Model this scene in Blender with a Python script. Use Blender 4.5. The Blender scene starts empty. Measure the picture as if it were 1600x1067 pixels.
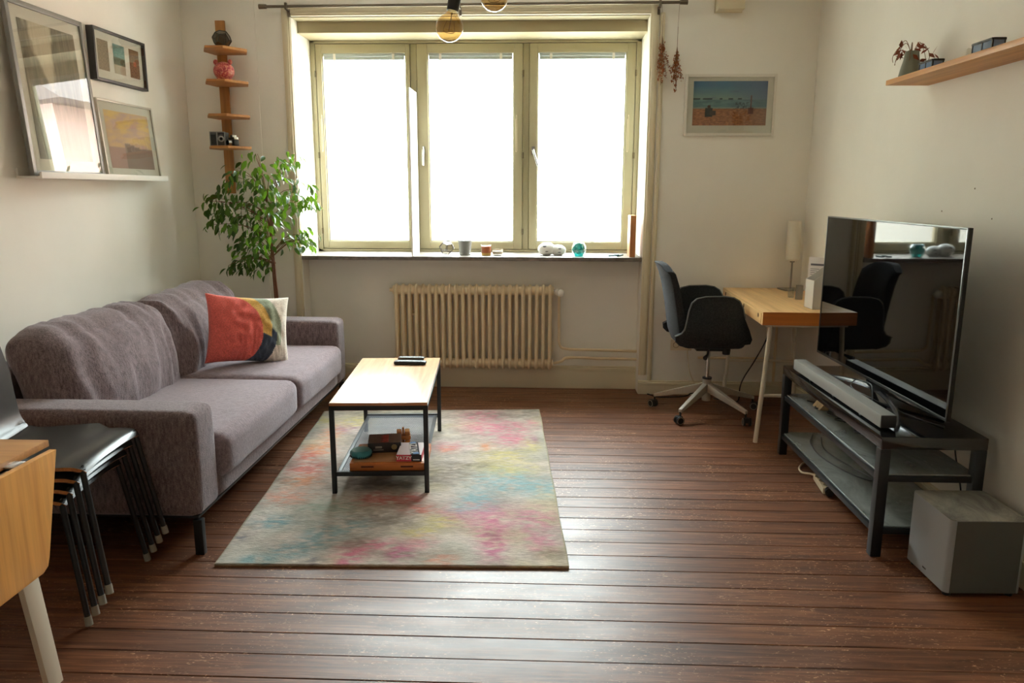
import bpy, bmesh, math, random
from mathutils import Vector, Matrix, noise
random.seed(7)
PI = math.pi
R = math.radians
scene = bpy.context.scene
COL = scene.collection

# ------------------------------------------------------------------ camera
cam_d = bpy.data.cameras.new('camera')
cam = bpy.data.objects.new('camera', cam_d)
COL.objects.link(cam)
cam_d.sensor_fit = 'HORIZONTAL'
cam_d.sensor_width = 36.0
cam_d.lens = 1195.0 * 36.0 / 1600.0
cam_d.clip_start = 0.05
cam_d.clip_end = 400
CX = Vector((0.999212, 0.039602, 0.002599))
CD = Vector((0.010252, -0.194295, -0.980889))
CF = Vector((-0.038340, 0.980143, -0.194548))
m = Matrix((CX, -CD, -CF)).transposed().to_4x4()
m.translation = Vector((0, 0, 1.45))
cam.matrix_world = m
scene.camera = cam

# ------------------------------------------------------------------ world: bright overcast sky
world = bpy.data.worlds.new('overcast_sky')
scene.world = world
world.use_nodes = True
bg = world.node_tree.nodes['Background']
bg.inputs['Color'].default_value = (0.88, 0.985, 1.0, 1)
bg.inputs['Strength'].default_value = 12.0

# sampling portal in the window opening (no light of its own)
pl = bpy.data.lights.new('window_portal', 'AREA')
pl.shape = 'RECTANGLE'; pl.size = 2.4; pl.size_y = 1.55
pl.cycles.is_portal = True
po = bpy.data.objects.new('window_portal', pl)
COL.objects.link(po)
po.location = (-0.505, 5.93, 1.75)
po.rotation_euler = (R(-90), 0, 0)

scene.view_settings.view_transform = 'Standard'
scene.view_settings.look = 'None'
scene.view_settings.gamma = 1.0
scene.view_settings.use_curve_mapping = False
scene.view_settings.exposure = 1.70
scene.cycles.max_bounces = 14
scene.cycles.diffuse_bounces = 10
scene.cycles.glossy_bounces = 5
scene.cycles.transmission_bounces = 6
scene.cycles.transparent_max_bounces = 16
scene.cycles.caustics_refractive = False
scene.cycles.caustics_reflective = False
scene.cycles.sample_clamp_indirect = 8.0

# ------------------------------------------------------------------ materials
def lin(c):
    return tuple(((x / 255.0) / 12.92 if x / 255.0 <= 0.04045 else ((x / 255.0 + 0.055) / 1.055) ** 2.4) for x in c)

def mat(name, rgb, rough=0.5, metal=0.0, spec=0.5, **kw):
    m = bpy.data.materials.new(name)
    m.use_nodes = True
    b = m.node_tree.nodes['Principled BSDF']
    b.inputs['Base Color'].default_value = (*lin(rgb), 1)
    b.inputs['Roughness'].default_value = rough
    b.inputs['Metallic'].default_value = metal
    b.inputs['Specular IOR Level'].default_value = spec
    for k, v in kw.items():
        b.inputs[k.replace('_', ' ')].default_value = v
    return m

def nd(m, t, **kw):
    n = m.node_tree.nodes.new(t)
    for k, v in kw.items():
        setattr(n, k, v)
    return n

def lk(m, a, b):
    m.node_tree.links.new(a, b)

def coords(m, scale=(1, 1, 1), kind='Object', rnd=False):
    tc = nd(m, 'ShaderNodeTexCoord')
    mp = nd(m, 'ShaderNodeMapping')
    mp.inputs['Scale'].default_value = scale
    if kind == 'World':
        g = nd(m, 'ShaderNodeNewGeometry')
        lk(m, g.outputs['Position'], mp.inputs['Vector'])
    else:
        lk(m, tc.outputs[kind], mp.inputs['Vector'])
    if rnd:
        oi = nd(m, 'ShaderNodeObjectInfo')
        mu = nd(m, 'ShaderNodeMath', operation='MULTIPLY'); mu.inputs[1].default_value = 37.0
        lk(m, oi.outputs['Random'], mu.inputs[0])
        cx = nd(m, 'ShaderNodeCombineXYZ')
        for i in range(3): lk(m, mu.outputs[0], cx.inputs[i])
        ad = nd(m, 'ShaderNodeVectorMath', operation='ADD')
        lk(m, mp.outputs['Vector'], ad.inputs[0]); lk(m, cx.outputs[0], ad.inputs[1])
        return ad.outputs[0]
    return mp.outputs['Vector']

def noise_n(m, vec, scale=1.0, detail=4, rough=0.55, dist=0.0):
    n = nd(m, 'ShaderNodeTexNoise')
    n.inputs['Scale'].default_value = scale
    n.inputs['Detail'].default_value = detail
    n.inputs['Roughness'].default_value = rough
    n.inputs['Distortion'].default_value = dist
    lk(m, vec, n.inputs['Vector'])
    return n.outputs['Fac']

def ramp(m, fac, stops):
    r = nd(m, 'ShaderNodeValToRGB')
    e = r.color_ramp.elements
    while len(e) < len(stops): e.new(0.5)
    for i, (p, c) in enumerate(stops):
        e[i].position = p
        e[i].color = (*(lin(c) if max(c) > 1.0001 else c), 1)
    lk(m, fac, r.inputs['Fac'])
    return r.outputs['Color']

def mixc(m, fac, a, b, mode='MIX'):
    x = nd(m, 'ShaderNodeMix', data_type='RGBA', blend_type=mode)
    if isinstance(fac, (int, float)): x.inputs[0].default_value = fac
    else: lk(m, fac, x.inputs[0])
    for s, v in ((6, a), (7, b)):
        if isinstance(v, tuple): x.inputs[s].default_value = (*v, 1)
        else: lk(m, v, x.inputs[s])
    return x.outputs[2]

def bump(m, h, strength=0.2, dist=0.01):
    b = nd(m, 'ShaderNodeBump')
    b.inputs['Strength'].default_value = strength
    b.inputs['Distance'].default_value = dist
    lk(m, h, b.inputs['Height'])
    lk(m, b.outputs['Normal'], m.node_tree.nodes['Principled BSDF'].inputs['Normal'])

def P(m): return m.node_tree.nodes['Principled BSDF'].inputs

def plaster(name, rgb, rough=0.75):
    m = mat(name, rgb, rough, spec=0.25)
    v = coords(m, (1, 1, 1), 'World')
    f = noise_n(m, v, 1.3, 5)
    c = ramp(m, f, [(0.3, tuple(x * 0.965 for x in rgb)), (0.7, rgb)])
    lk(m, c, P(m)['Base Color'])
    f2 = noise_n(m, v, 55, 4)
    bump(m, f2, 0.12, 0.004)
    return m

def wood(name, a, b, axis='x', scale=1.0, rough=0.4, rnd=True, kind='Object', c=None, spec=0.5):
    m = mat(name, a, rough, spec=spec)
    s = {'x': (1.2, 22, 22), 'y': (22, 1.2, 22), 'z': (22, 22, 1.2)}[axis]
    v = coords(m, tuple(q * scale for q in s), kind, rnd)
    f = noise_n(m, v, 1.0, 6, 0.6, 0.6)
    s2 = tuple(q * scale * 3.2 for q in s)
    f2 = noise_n(m, coords(m, s2, kind, rnd), 1.0, 3)
    col = ramp(m, f, [(0.3, b), (0.62, a)] if c is None else [(0.25, b), (0.5, a), (0.72, c)])
    col = mixc(m, 0.22, col, ramp(m, f2, [(0.35, tuple(x * 0.72 for x in b)), (0.6, a)]))
    lk(m, col, P(m)['Base Color'])
    bump(m, f2, 0.08, 0.003)
    return m

def fabric(name, a, b, scale=1.0, streak=(60, 60, 14), rough=0.95, sheen=0.4, bumpy=0.5, rnd=False):
    m = mat(name, a, rough, spec=0.15)
    v = coords(m, tuple(s * scale for s in streak), 'Object', rnd)
    f = noise_n(m, v, 1.0, 5, 0.7)
    v2 = coords(m, (240 * scale, 240 * scale, 240 * scale), 'Object')
    f2 = noise_n(m, v2, 1.0, 2)
    c = ramp(m, f, [(0.32, b), (0.66, a)])
    c = mixc(m, 0.35, c, ramp(m, f2, [(0.35, b), (0.65, a)]))
    lk(m, c, P(m)['Base Color'])
    P(m)['Sheen Weight'].default_value = sheen
    P(m)['Sheen Roughness'].default_value = 0.4
    P(m)['Sheen Tint'].default_value = (0.9, 0.88, 0.95, 1)
    bump(m, f2, bumpy, 0.003)
    return m

def glass_mat(name, tint=(1, 1, 1), refl=1.0, rough=0.0, ior=1.5, haze=0.0, hazec=(0.6, 0.6, 0.6)):
    m = bpy.data.materials.new(name); m.use_nodes = True
    nt = m.node_tree
    for n in list(nt.nodes):
        if n.type != 'OUTPUT_MATERIAL': nt.nodes.remove(n)
    out = [n for n in nt.nodes if n.type == 'OUTPUT_MATERIAL'][0]
    tr = nd(m, 'ShaderNodeBsdfTransparent'); tr.inputs['Color'].default_value = (*tint, 1)
    gl = nd(m, 'ShaderNodeBsdfGlossy'); gl.inputs['Roughness'].default_value = rough
    fr = nd(m, 'ShaderNodeFresnel'); fr.inputs['IOR'].default_value = ior
    mu = nd(m, 'ShaderNodeMath', operation='MULTIPLY'); mu.inputs[1].default_value = refl
    lk(m, fr.outputs[0], mu.inputs[0])
    ge = nd(m, 'ShaderNodeNewGeometry'); inv = nd(m, 'ShaderNodeMath', operation='SUBTRACT'); inv.inputs[0].default_value = 1.0
    lk(m, ge.outputs['Backfacing'], inv.inputs[1])
    m3 = nd(m, 'ShaderNodeMath', operation='MULTIPLY'); m3.use_clamp = True
    lk(m, mu.outputs[0], m3.inputs[0]); lk(m, inv.outputs[0], m3.inputs[1]); mu = m3
    mx = nd(m, 'ShaderNodeMixShader')
    lk(m, mu.outputs[0], mx.inputs[0])
    if haze > 0:
        df = nd(m, 'ShaderNodeBsdfDiffuse'); df.inputs['Color'].default_value = (*hazec, 1)
        m2 = nd(m, 'ShaderNodeMixShader')
        if haze < 1:
            v = coords(m, (6, 3, 6), 'World')
            f = noise_n(m, v, 1.0, 6, 0.65, 1.5)
            rp = nd(m, 'ShaderNodeMapRange')
            rp.inputs['From Min'].default_value = 0.3; rp.inputs['From Max'].default_value = 0.7
            rp.inputs['To Min'].default_value = max(0, haze - 0.2); rp.inputs['To Max'].default_value = min(1, haze + 0.2)
            lk(m, f, rp.inputs['Value']); lk(m, rp.outputs[0], m2.inputs[0])
        else:
            m2.inputs[0].default_value = haze
        lk(m, tr.outputs[0], m2.inputs[1]); lk(m, df.outputs[0], m2.inputs[2])
        lk(m, m2.outputs[0], mx.inputs[1])
    else:
        lk(m, tr.outputs[0], mx.inputs[1])
    lk(m, gl.outputs[0], mx.inputs[2])
    lk(m, mx.outputs[0], out.inputs['Surface'])
    return m

def vcol_mat(name, rough=0.7, spec=0.3, weave=None, bumpy=0.0, sheen=0.0):
    m = mat(name, (200, 200, 200), rough, spec=spec)
    a = nd(m, 'ShaderNodeVertexColor'); a.layer_name = 'Col'
    c = a.outputs['Color']
    if weave:
        f = noise_n(m, coords(m, weave, 'Object'), 1.0, 4, 0.7)
        k = ramp(m, f, [(0.3, (0.45, 0.43, 0.40)), (0.62, (1.0, 1.0, 1.0))])
        c = mixc(m, 0.75, c, k, 'MULTIPLY')
        f2 = noise_n(m, coords(m, tuple(w * 2.3 for w in weave), 'Object'), 1.0, 2, 0.7)
        bump(m, f2, bumpy, 0.006)
    lk(m, c, P(m)['Base Color'])
    P(m)['Sheen Weight'].default_value = sheen
    return m

M = {}
M['wall'] = plaster('wall_paint', (243, 239, 229))
M['ceiling'] = plaster('ceiling_paint', (240, 238, 232))
M['trim'] = mat('cream_gloss_paint', (222, 210, 180), 0.45)
M['reveal'] = mat('reveal_paint', (226, 219, 198), 0.6)
M['winframe'] = mat('window_frame_paint', (176, 168, 136), 0.45)
M['glass'] = glass_mat('clear_glass', (0.98, 0.99, 0.98), 0.8)
M['picglass'] = glass_mat('picture_glass', (0.97, 0.98, 0.97), 1.5, 0.0, 1.55)
M['white'] = mat('white_lacquer', (232, 228, 218), 0.45)
M['rad'] = mat('radiator_paint', (228, 208, 172), 0.42)
M['black'] = mat('black_metal', (24, 24, 25), 0.42)
M['blackg'] = mat('black_gloss', (14, 14, 15), 0.16)
M['blackp'] = mat('black_plastic', (26, 27, 27), 0.5)
M['chrome'] = mat('chrome', (200, 200, 196), 0.22, 1.0)
M['steel'] = mat('brushed_steel', (150, 146, 138), 0.38, 1.0)
M['stone'] = mat('grey_stone', (112, 104, 96), 0.4)
f = noise_n(M['stone'], coords(M['stone'], (8, 8, 8), 'World'), 2.0, 8, 0.7)
lk(M['stone'], ramp(M['stone'], f, [(0.3, (92, 80, 70)), (0.7, (150, 142, 132))]), P(M['stone'])['Base Color'])
M['oak'] = wood('honey_oak', (190, 132, 68), (160, 104, 48), 'z', 0.8, 0.45)
M['oakx'] = wood('honey_oak_x', (200, 140, 78), (168, 108, 52), 'x', 0.8, 0.45)
M['leafoak'] = wood('table_oak_leaf', (232, 168, 84), (208, 140, 58), 'z', 1.0, 0.42)
M['topoak'] = wood('table_oak_top', (196, 140, 78), (168, 112, 56), 'x', 1.0, 0.4)
M['desk'] = wood('desk_veneer', (244, 204, 146), (226, 180, 118), 'y', 0.7, 0.42)
M['deskend'] = wood('desk_veneer_end', (222, 134, 58), (198, 108, 40), 'x', 0.7, 0.42)
M['shelfoak'] = wood('wall_shelf_oak', (220, 160, 86), (190, 126, 58), 'y', 0.7, 0.5)
M['ctop'] = wood('coffee_top_laminate', (214, 176, 136), (196, 152, 112), 'y', 1.0, 0.2)
M['ply'] = wood('ply_edge', (206, 140, 84), (160, 96, 50), 'y', 1.5, 0.5)
M['darkwood'] = mat('black_lacquered_ply', (30, 31, 31), 0.32)
_f = noise_n(M['darkwood'], coords(M['darkwood'], (3, 14, 14)), 1.0, 5)
lk(M['darkwood'], ramp(M['darkwood'], _f, [(0.3, (22, 23, 23)), (0.7, (40, 41, 40))]), P(M['darkwood'])['Base Color'])
M['sofa'] = fabric('sofa_chenille', (150, 132, 134), (70, 60, 60), 1.0, (110, 150, 26), bumpy=0.8)
M['sofaseat'] = fabric('sofa_chenille_seat', (150, 132, 136), (96, 82, 84), 1.0, (40, 120, 60), bumpy=0.5)
M['chairfab'] = fabric('office_chair_fabric', (58, 60, 62), (34, 36, 37), 1.5, (60, 60, 60), sheen=0.12)
M['lgrey'] = mat('light_grey_plastic', (172, 162, 148), 0.45)
M['rubber'] = mat('felt_cap', (150, 144, 130), 0.9)
M['tvscreen'] = mat('tv_glass_screen', (9, 9, 10), 0.03, spec=0.65)
M['tvbezel'] = mat('tv_bezel', (18, 18, 20), 0.25)
M['tvtrim'] = mat('tv_trim_metal', (120, 122, 124), 0.3, 1.0)
M['bar'] = mat('soundbar_grille', (158, 160, 158), 0.5, 0.2)
_f = noise_n(M['bar'], coords(M['bar'], (420, 420, 420)), 1.0, 2)
bump(M['bar'], _f, 0.4, 0.002)
M['barend'] = mat('soundbar_end', (40, 38, 36), 0.4)
M['sub'] = mat('subwoofer_grey', (152, 154, 156), 0.5)
M['sub2'] = mat('subwoofer_top', (128, 128, 122), 0.38)
_f = noise_n(M['sub2'], coords(M['sub2'], (9, 5, 5)), 1.0, 6, 0.7, 1.0)
lk(M['sub2'], ramp(M['sub2'], _f, [(0.35, (112, 112, 106)), (0.65, (176, 176, 166))]), P(M['sub2'])['Base Color'])
M['shelfglass'] = glass_mat('dusty_shelf_glass', (0.62, 0.68, 0.66), 1.3, 0.05, 1.5, 0.62, (0.38, 0.40, 0.38))
M['leg_white'] = mat('table_leg_paint', (222, 212, 192), 0.45)
M['vase'] = mat('sage_ceramic', (122, 124, 106), 0.5)
M['dry'] = mat('dried_petals', (150, 86, 44), 0.9)
M['drystem'] = mat('dried_stems', (120, 86, 52), 0.9)
M['rust'] = mat('rust_leaves', (132, 58, 26), 0.8)
M['trunk'] = mat('ficus_bark', (116, 74, 50), 0.8)
M['pot'] = mat('terracotta', (150, 84, 58), 0.8)
M['soil'] = mat('potting_soil', (42, 32, 26), 1.0)
M['cable_b'] = mat('black_cable', (20, 20, 20), 0.5)
M['cable_w'] = mat('cream_cable', (214, 200, 172), 0.5)
M['pink_b'] = plaster('pink_render', (204, 168, 156))
M['bwin'] = mat('far_window', (120, 120, 118), 0.2)
M['groundo'] = mat('snowy_ground', (188, 188, 184), 0.9)
M['bark_pale'] = mat('pale_bark', (176, 168, 128), 0.9)

# leaf
def leaf_mat(name, dark, light):
    m = bpy.data.materials.new(name); m.use_nodes = True
    nt = m.node_tree
    b = nt.nodes['Principled BSDF']
    oi = nd(m, 'ShaderNodeObjectInfo')
    c = ramp(m, oi.outputs['Random'], [(0.0, dark), (0.75, tuple((a + q) / 2 for a, q in zip(dark, light))), (1.0, light)])
    lk(m, c, b.inputs['Base Color'])
    b.inputs['Roughness'].default_value = 0.35
    tl = nd(m, 'ShaderNodeBsdfTranslucent')
    c2 = mixc(m, 0.5, c, lin((150, 200, 40)))
    lk(m, c2, tl.inputs['Color'])
    mx = nd(m, 'ShaderNodeMixShader'); mx.inputs[0].default_value = 0.3
    out = [n for n in nt.nodes if n.type == 'OUTPUT_MATERIAL'][0]
    lk(m, b.outputs[0], mx.inputs[1]); lk(m, tl.outputs[0], mx.inputs[2]); lk(m, mx.outputs[0], out.inputs['Surface'])
    return m
M['leaf'] = leaf_mat('ficus_leaf', (36, 64, 26), (96, 136, 40))

# floor boards
def floor_mat():
    m = mat('stained_pine_board', (90, 52, 34), 0.35)
    v = coords(m, (2.2, 42, 42), 'World', True)
    f = noise_n(m, v, 1.0, 8, 0.68, 1.2)
    v2 = coords(m, (1.1, 4.0, 4.0), 'World')
    f2 = noise_n(m, v2, 1.3, 5, 0.6, 0.4)
    c = ramp(m, f, [(0.30, (78, 46, 30)), (0.5, (122, 76, 50)), (0.70, (166, 112, 78))])
    oi = nd(m, 'ShaderNodeObjectInfo')
    tone = ramp(m, oi.outputs['Random'], [(0.0, (0.80, 0.80, 0.81)), (1.0, (1.0, 1.0, 1.0))])
    c = mixc(m, 1.0, c, tone, 'MULTIPLY')
    c = mixc(m, f2, c, mixc(m, 1.0, c, (0.74, 0.74, 0.76), 'MULTIPLY'))
    # knots
    vk = nd(m, 'ShaderNodeTexVoronoi'); vk.inputs['Scale'].default_value = 1.0
    lk(m, coords(m, (1.3, 7.0, 7.0), 'World', True), vk.inputs['Vector'])
    k = ramp(m, vk.outputs['Distance'], [(0.03, (1, 1, 1)), (0.075, (0, 0, 0))])
    c = mixc(m, k, c, lin((88, 52, 34)))
    # scratches showing the raw wood
    vs = coords(m, (26, 90, 30), 'World', True)
    s1 = noise_n(m, vs, 1.0, 3, 0.5, 2.5)
    sm = ramp(m, s1, [(0.635, (0, 0, 0)), (0.68, (1, 1, 1))])
    big = noise_n(m, coords(m, (2.6, 2.6, 2.6), 'World'), 1.0, 3)
    bm = ramp(m, big, [(0.42, (0, 0, 0)), (0.60, (1, 1, 1))])
    mk = mixc(m, 1.0, sm, bm, 'MULTIPLY')
    c = mixc(m, mk, c, lin((228, 180, 140)))
    lk(m, c, P(m)['Base Color'])
    rr = nd(m, 'ShaderNodeMapRange')
    rr.inputs['To Min'].default_value = 0.38; rr.inputs['To Max'].default_value = 0.50
    rr.inputs['From Min'].default_value = 0.3; rr.inputs['From Max'].default_value = 0.7
    lk(m, f2, rr.inputs['Value']); lk(m, rr.outputs[0], P(m)['Roughness'])
    P(m)['Specular IOR Level'].default_value = 0.5
    bump(m, f, 0.10, 0.004)
    return m
M['floor'] = floor_mat()

# ------------------------------------------------------------------ mesh helpers
def wmat(o):
    mm = o.matrix_basis.copy()
    p = o.parent
    while p:
        mm = p.matrix_basis @ mm
        p = p.parent
    return mm

class MB:
    def __init__(s): s.b = bmesh.new(); s.mi = 0; s.mats = None
    def _mark(s, fs):
        for f in fs: f.material_index = s.mi
    def quad(s, *pts):
        vs = [s.b.verts.new(p) for p in pts]
        f = s.b.faces.new(vs); s._mark([f]); return vs
    def box(s, x0, x1, y0, y1, z0, z1, rz=0, piv=None, ry=0, rx=0):
        c = Vector(((x0 + x1) / 2, (y0 + y1) / 2, (z0 + z1) / 2))
        mt = Matrix.Translation(c) @ Matrix.Diagonal((abs(x1 - x0), abs(y1 - y0), abs(z1 - z0), 1))
        if rz or ry or rx:
            pv = Vector(piv) if piv else c
            mt = Matrix.Translation(pv) @ Matrix.Rotation(rz, 4, 'Z') @ Matrix.Rotation(ry, 4, 'Y') @ Matrix.Rotation(rx, 4, 'X') @ Matrix.Translation(-pv) @ mt
        n = len(s.b.faces)
        r = bmesh.ops.create_cube(s.b, size=1.0, matrix=mt)
        s.b.faces.ensure_lookup_table(); s._mark(s.b.faces[n:])
        return r['verts']
    def tube(s, pts, r, seg=8, cap=True, closed=False):
        pts = [Vector(p) for p in pts]
        n = len(pts)
        rs = r if isinstance(r, (list, tuple)) else [r] * n
        rings = []; up = None
        for i, p in enumerate(pts):
            if closed: t = (pts[(i + 1) % n] - pts[i - 1])
            elif i == 0: t = pts[1] - p
            elif i == n - 1: t = p - pts[i - 1]
            else: t = (pts[i + 1] - p).normalized() + (p - pts[i - 1]).normalized()
            t.normalize()
            if up is None:
                up = Vector((0, 0, 1)) if abs(t.z) < 0.9 else Vector((1, 0, 0))
            a = t.cross(up)
            if a.length < 1e-6: a = t.cross(Vector((0, 1, 0)))
            a.normalize(); b_ = a.cross(t).normalized(); up = b_
            rings.append([s.b.verts.new(p + (a * math.cos(2 * PI * k / seg) + b_ * math.sin(2 * PI * k / seg)) * rs[i]) for k in range(seg)])
        fs = []
        for i in range(n if closed else n - 1):
            A, B = rings[i], rings[(i + 1) % n]
            for k in range(seg):
                fs.append(s.b.faces.new((A[k], A[(k + 1) % seg], B[(k + 1) % seg], B[k])))
        if cap and not closed:
            fs.append(s.b.faces.new(list(reversed(rings[0])))); fs.append(s.b.faces.new(rings[-1]))
        s._mark(fs)
    def bar(s, p0, p1, w, h, up=(0, 0, 1)):
        p0, p1 = Vector(p0), Vector(p1)
        t = (p1 - p0).normalized(); a = t.cross(Vector(up)).normalized(); u = a.cross(t)
        vs = []
        for p in (p0, p1):
            for sa, su in ((-1, -1), (1, -1), (1, 1), (-1, 1)):
                vs.append(s.b.verts.new(p + a * sa * w / 2 + u * su * h / 2))
        fs = [s.b.faces.new([vs[i] for i in q]) for q in ((3, 2, 1, 0), (4, 5, 6, 7), (0, 1, 5, 4), (1, 2, 6, 5), (2, 3, 7, 6), (3, 0, 4, 7))]
        s._mark(fs)
    def lathe(s, prof, c=(0, 0, 0), seg=24, axis=None):
        c = Vector(c)
        q = Matrix.Identity(3) if axis is None else Vector((0, 0, 1)).rotation_difference(Vector(axis).normalized()).to_matrix()
        rings = []
        for r, z in prof:
            if r < 1e-5: rings.append([s.b.verts.new(c + q @ Vector((0, 0, z)))])
            else: rings.append([s.b.verts.new(c + q @ Vector((r * math.cos(2 * PI * k / seg), r * math.sin(2 * PI * k / seg), z))) for k in range(seg)])
        fs = []
        for A, B in zip(rings, rings[1:]):
            for k in range(seg):
                k2 = (k + 1) % seg
                if len(A) == 1 and len(B) == 1: continue
                if len(A) == 1: fs.append(s.b.faces.new((A[0], B[k2], B[k])))
                elif len(B) == 1: fs.append(s.b.faces.new((A[k], A[k2], B[0])))
                else: fs.append(s.b.faces.new((A[k], A[k2], B[k2], B[k])))
        s._mark(fs)
    def prism(s, poly, axis, a, b):
        def pt(u, v, w):
            return {'x': (w, u, v), 'y': (u, w, v), 'z': (u, v, w)}[axis]
        A = [s.b.verts.new(pt(u, v, a)) for u, v in poly]
        B = [s.b.verts.new(pt(u, v, b)) for u, v in poly]
        n = len(poly); fs = [s.b.faces.new(A), s.b.faces.new(list(reversed(B)))]
        for i in range(n): fs.append(s.b.faces.new((A[i], B[i], B[(i + 1) % n], A[(i + 1) % n])))
        s._mark(fs)
    def ball(s, c, r, seg=16, rings=10, sc=(1, 1, 1)):
        prof = [(math.sin(PI * i / rings), -math.cos(PI * i / rings)) for i in range(rings + 1)]
        n = len(s.b.verts)
        s.lathe(prof, (0, 0, 0), seg)
        s.b.verts.ensure_lookup_table()
        for v in s.b.verts[n:]: v.co = Vector((v.co.x * r * sc[0], v.co.y * r * sc[1], v.co.z * r * sc[2])) + Vector(c)
    def build(s, name, mats, parent=None, smooth=False, bevel=0, local=False, seg=2, angle=40, origin=None):
        bmesh.ops.recalc_face_normals(s.b, faces=s.b.faces)
        me = bpy.data.meshes.new(name)
        if parent is not None and not local:
            inv = wmat(parent).inverted()
            bmesh.ops.transform(s.b, matrix=inv, verts=s.b.verts)
        if bevel:
            es = [e for e in s.b.edges if len(e.link_faces) == 2 and e.calc_face_angle(0) > 0.6]
            bmesh.ops.bevel(s.b, geom=es, offset=bevel, segments=seg, profile=0.6, affect='EDGES', clamp_overlap=True)
        cs = [v.co for v in s.b.verts]
        lo = Vector([min(c[i] for c in cs) for i in range(3)]); hi = Vector([max(c[i] for c in cs) for i in range(3)])
        og = Vector(((lo.x + hi.x) / 2, (lo.y + hi.y) / 2, lo.z)) if origin is None else Vector(origin)
        bmesh.ops.translate(s.b, verts=s.b.verts, vec=-og)
        if smooth or bevel:
            for f in s.b.faces: f.smooth = True
        s.b.to_mesh(me); s.b.free()
        if smooth or bevel:
            me.set_sharp_from_angle(angle=R(angle))
        for mm in (mats if isinstance(mats, (list, tuple)) else [mats]): me.materials.append(mm)
        o = bpy.data.objects.new(name, me)
        COL.objects.link(o)
        o.location = og
        if parent is not None: o.parent = parent
        return o

def thing(name, label, cat, loc=(0, 0, 0), rz=0, group=None):
    o = bpy.data.objects.new(name, None); COL.objects.link(o)
    o.empty_display_size = 0.1
    o.location = loc; o.rotation_euler = (0, 0, rz)
    tag(o, label, cat, group)
    return o

def tag(o, label, cat, group=None):
    o['label'] = label; o['category'] = cat
    if group: o['group'] = group
    return o

def struct(o): o['kind'] = 'structure'; return o

def children(o): return [c for c in bpy.data.objects if c.parent == o]
def copy_tree(o, parent=None):
    c = o.copy(); COL.objects.link(c); c.parent = parent
    for ch in children(o): copy_tree(ch, c)
    return c

def one(fn):  # helper for quick builders
    b = MB(); fn(b); return b

def smoothpath(pts, n=8):
    pts = [Vector(p) for p in pts]; out = []
    for i in range(len(pts) - 1):
        p0 = pts[max(i - 1, 0)]; p1 = pts[i]; p2 = pts[i + 1]; p3 = pts[min(i + 2, len(pts) - 1)]
        for k in range(n):
            t = k / n
            out.append(0.5 * ((2 * p1) + (-p0 + p2) * t + (2 * p0 - 5 * p1 + 4 * p2 - p3) * t * t + (-p0 + 3 * p1 - 3 * p2 + p3) * t ** 3))
    out.append(pts[-1]); return out

def puffy(dims, r, cuts=20, puff=(0, 0, 0), wr=0.0, wscale=(8, 8, 8), seed=0, wface=None):
    """rounded, slightly bulging upholstered block centred on the origin"""
    b = bmesh.new()
    bmesh.ops.create_cube(b, size=2.0)
    bmesh.ops.subdivide_edges(b, edges=b.edges[:], cuts=cuts, use_grid_fill=True)
    D = Vector(dims) / 2
    inner = Vector([max(d - r, 0.001) for d in D])
    for v in b.verts:
        u = Vector([math.copysign(abs(c) ** 0.75, c) for c in v.co])
        p = Vector([u[i] * D[i] for i in range(3)])
        q = Vector([max(-inner[i], min(inner[i], p[i])) for i in range(3)])
        d = p - q
        if d.length > 1e-7: p = q + d.normalized() * r
        w = [max(0.0, 1 - u[i] ** 2) for i in range(3)]
        n = Vector([math.copysign(abs(u[i]) ** 3, u[i]) for i in range(3)])
        p.x += n.x * puff[0] * w[1] * w[2]
        p.y += n.y * puff[1] * w[0] * w[2]
        p.z += n.z * puff[2] * w[0] * w[1]
        if wr:
            nn = noise.noise(Vector((p.x * wscale[0] + seed, p.y * wscale[1], p.z * wscale[2])))
            nn = -abs(nn) * 2 + 0.4
            k = 1.0 if wface is None else wface(u)
            p += (p - q if d.length > 1e-7 else n).normalized() * nn * wr * k
        v.co = p
    mb = MB(); mb.b.free(); mb.b = b
    return mb

def xf(mb, mat4):
    bmesh.ops.transform(mb.b, matrix=mat4, verts=mb.b.verts); return mb

# ------------------------------------------------------------------ room shell
LX, RX, WY, NY, FY, H = -2.462, 1.813, 5.417, 5.557, 5.86, 2.84
Y0 = -1.9
b = MB(); b.box(LX - 0.3, RX + 0.3, Y0 - 0.2, NY + 0.4, -0.2, -0.021)
floor = struct(b.build('floor', mat('subfloor', (30, 20, 15), 0.9)))
# one board mesh shared by all boards
b = MB()
L = RX - LX - 0.006
b.box(-L / 2, L / 2, -0.0587, 0.0587, -0.02, 0)
bm_board = b.build('floor_board', M['floor'], floor, bevel=0.0022, local=True, seg=1, origin=(0, 0, 0))
first = True
y = 2.162 + 0.0597 - 0.1195 * 34
rb = random.Random(3)
k = 0
while y < NY + 0.02:
    o = bm_board if first else bm_board.copy()
    if not first: COL.objects.link(o); o.parent = floor
    first = False
    o.location = Vector(((LX + RX) / 2, y, rb.uniform(-0.0009, 0.0))) - floor.location
    o.rotation_euler = (rb.uniform(-0.0022, 0.0022), 0, 0)
    y += 0.1195; k += 1

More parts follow.
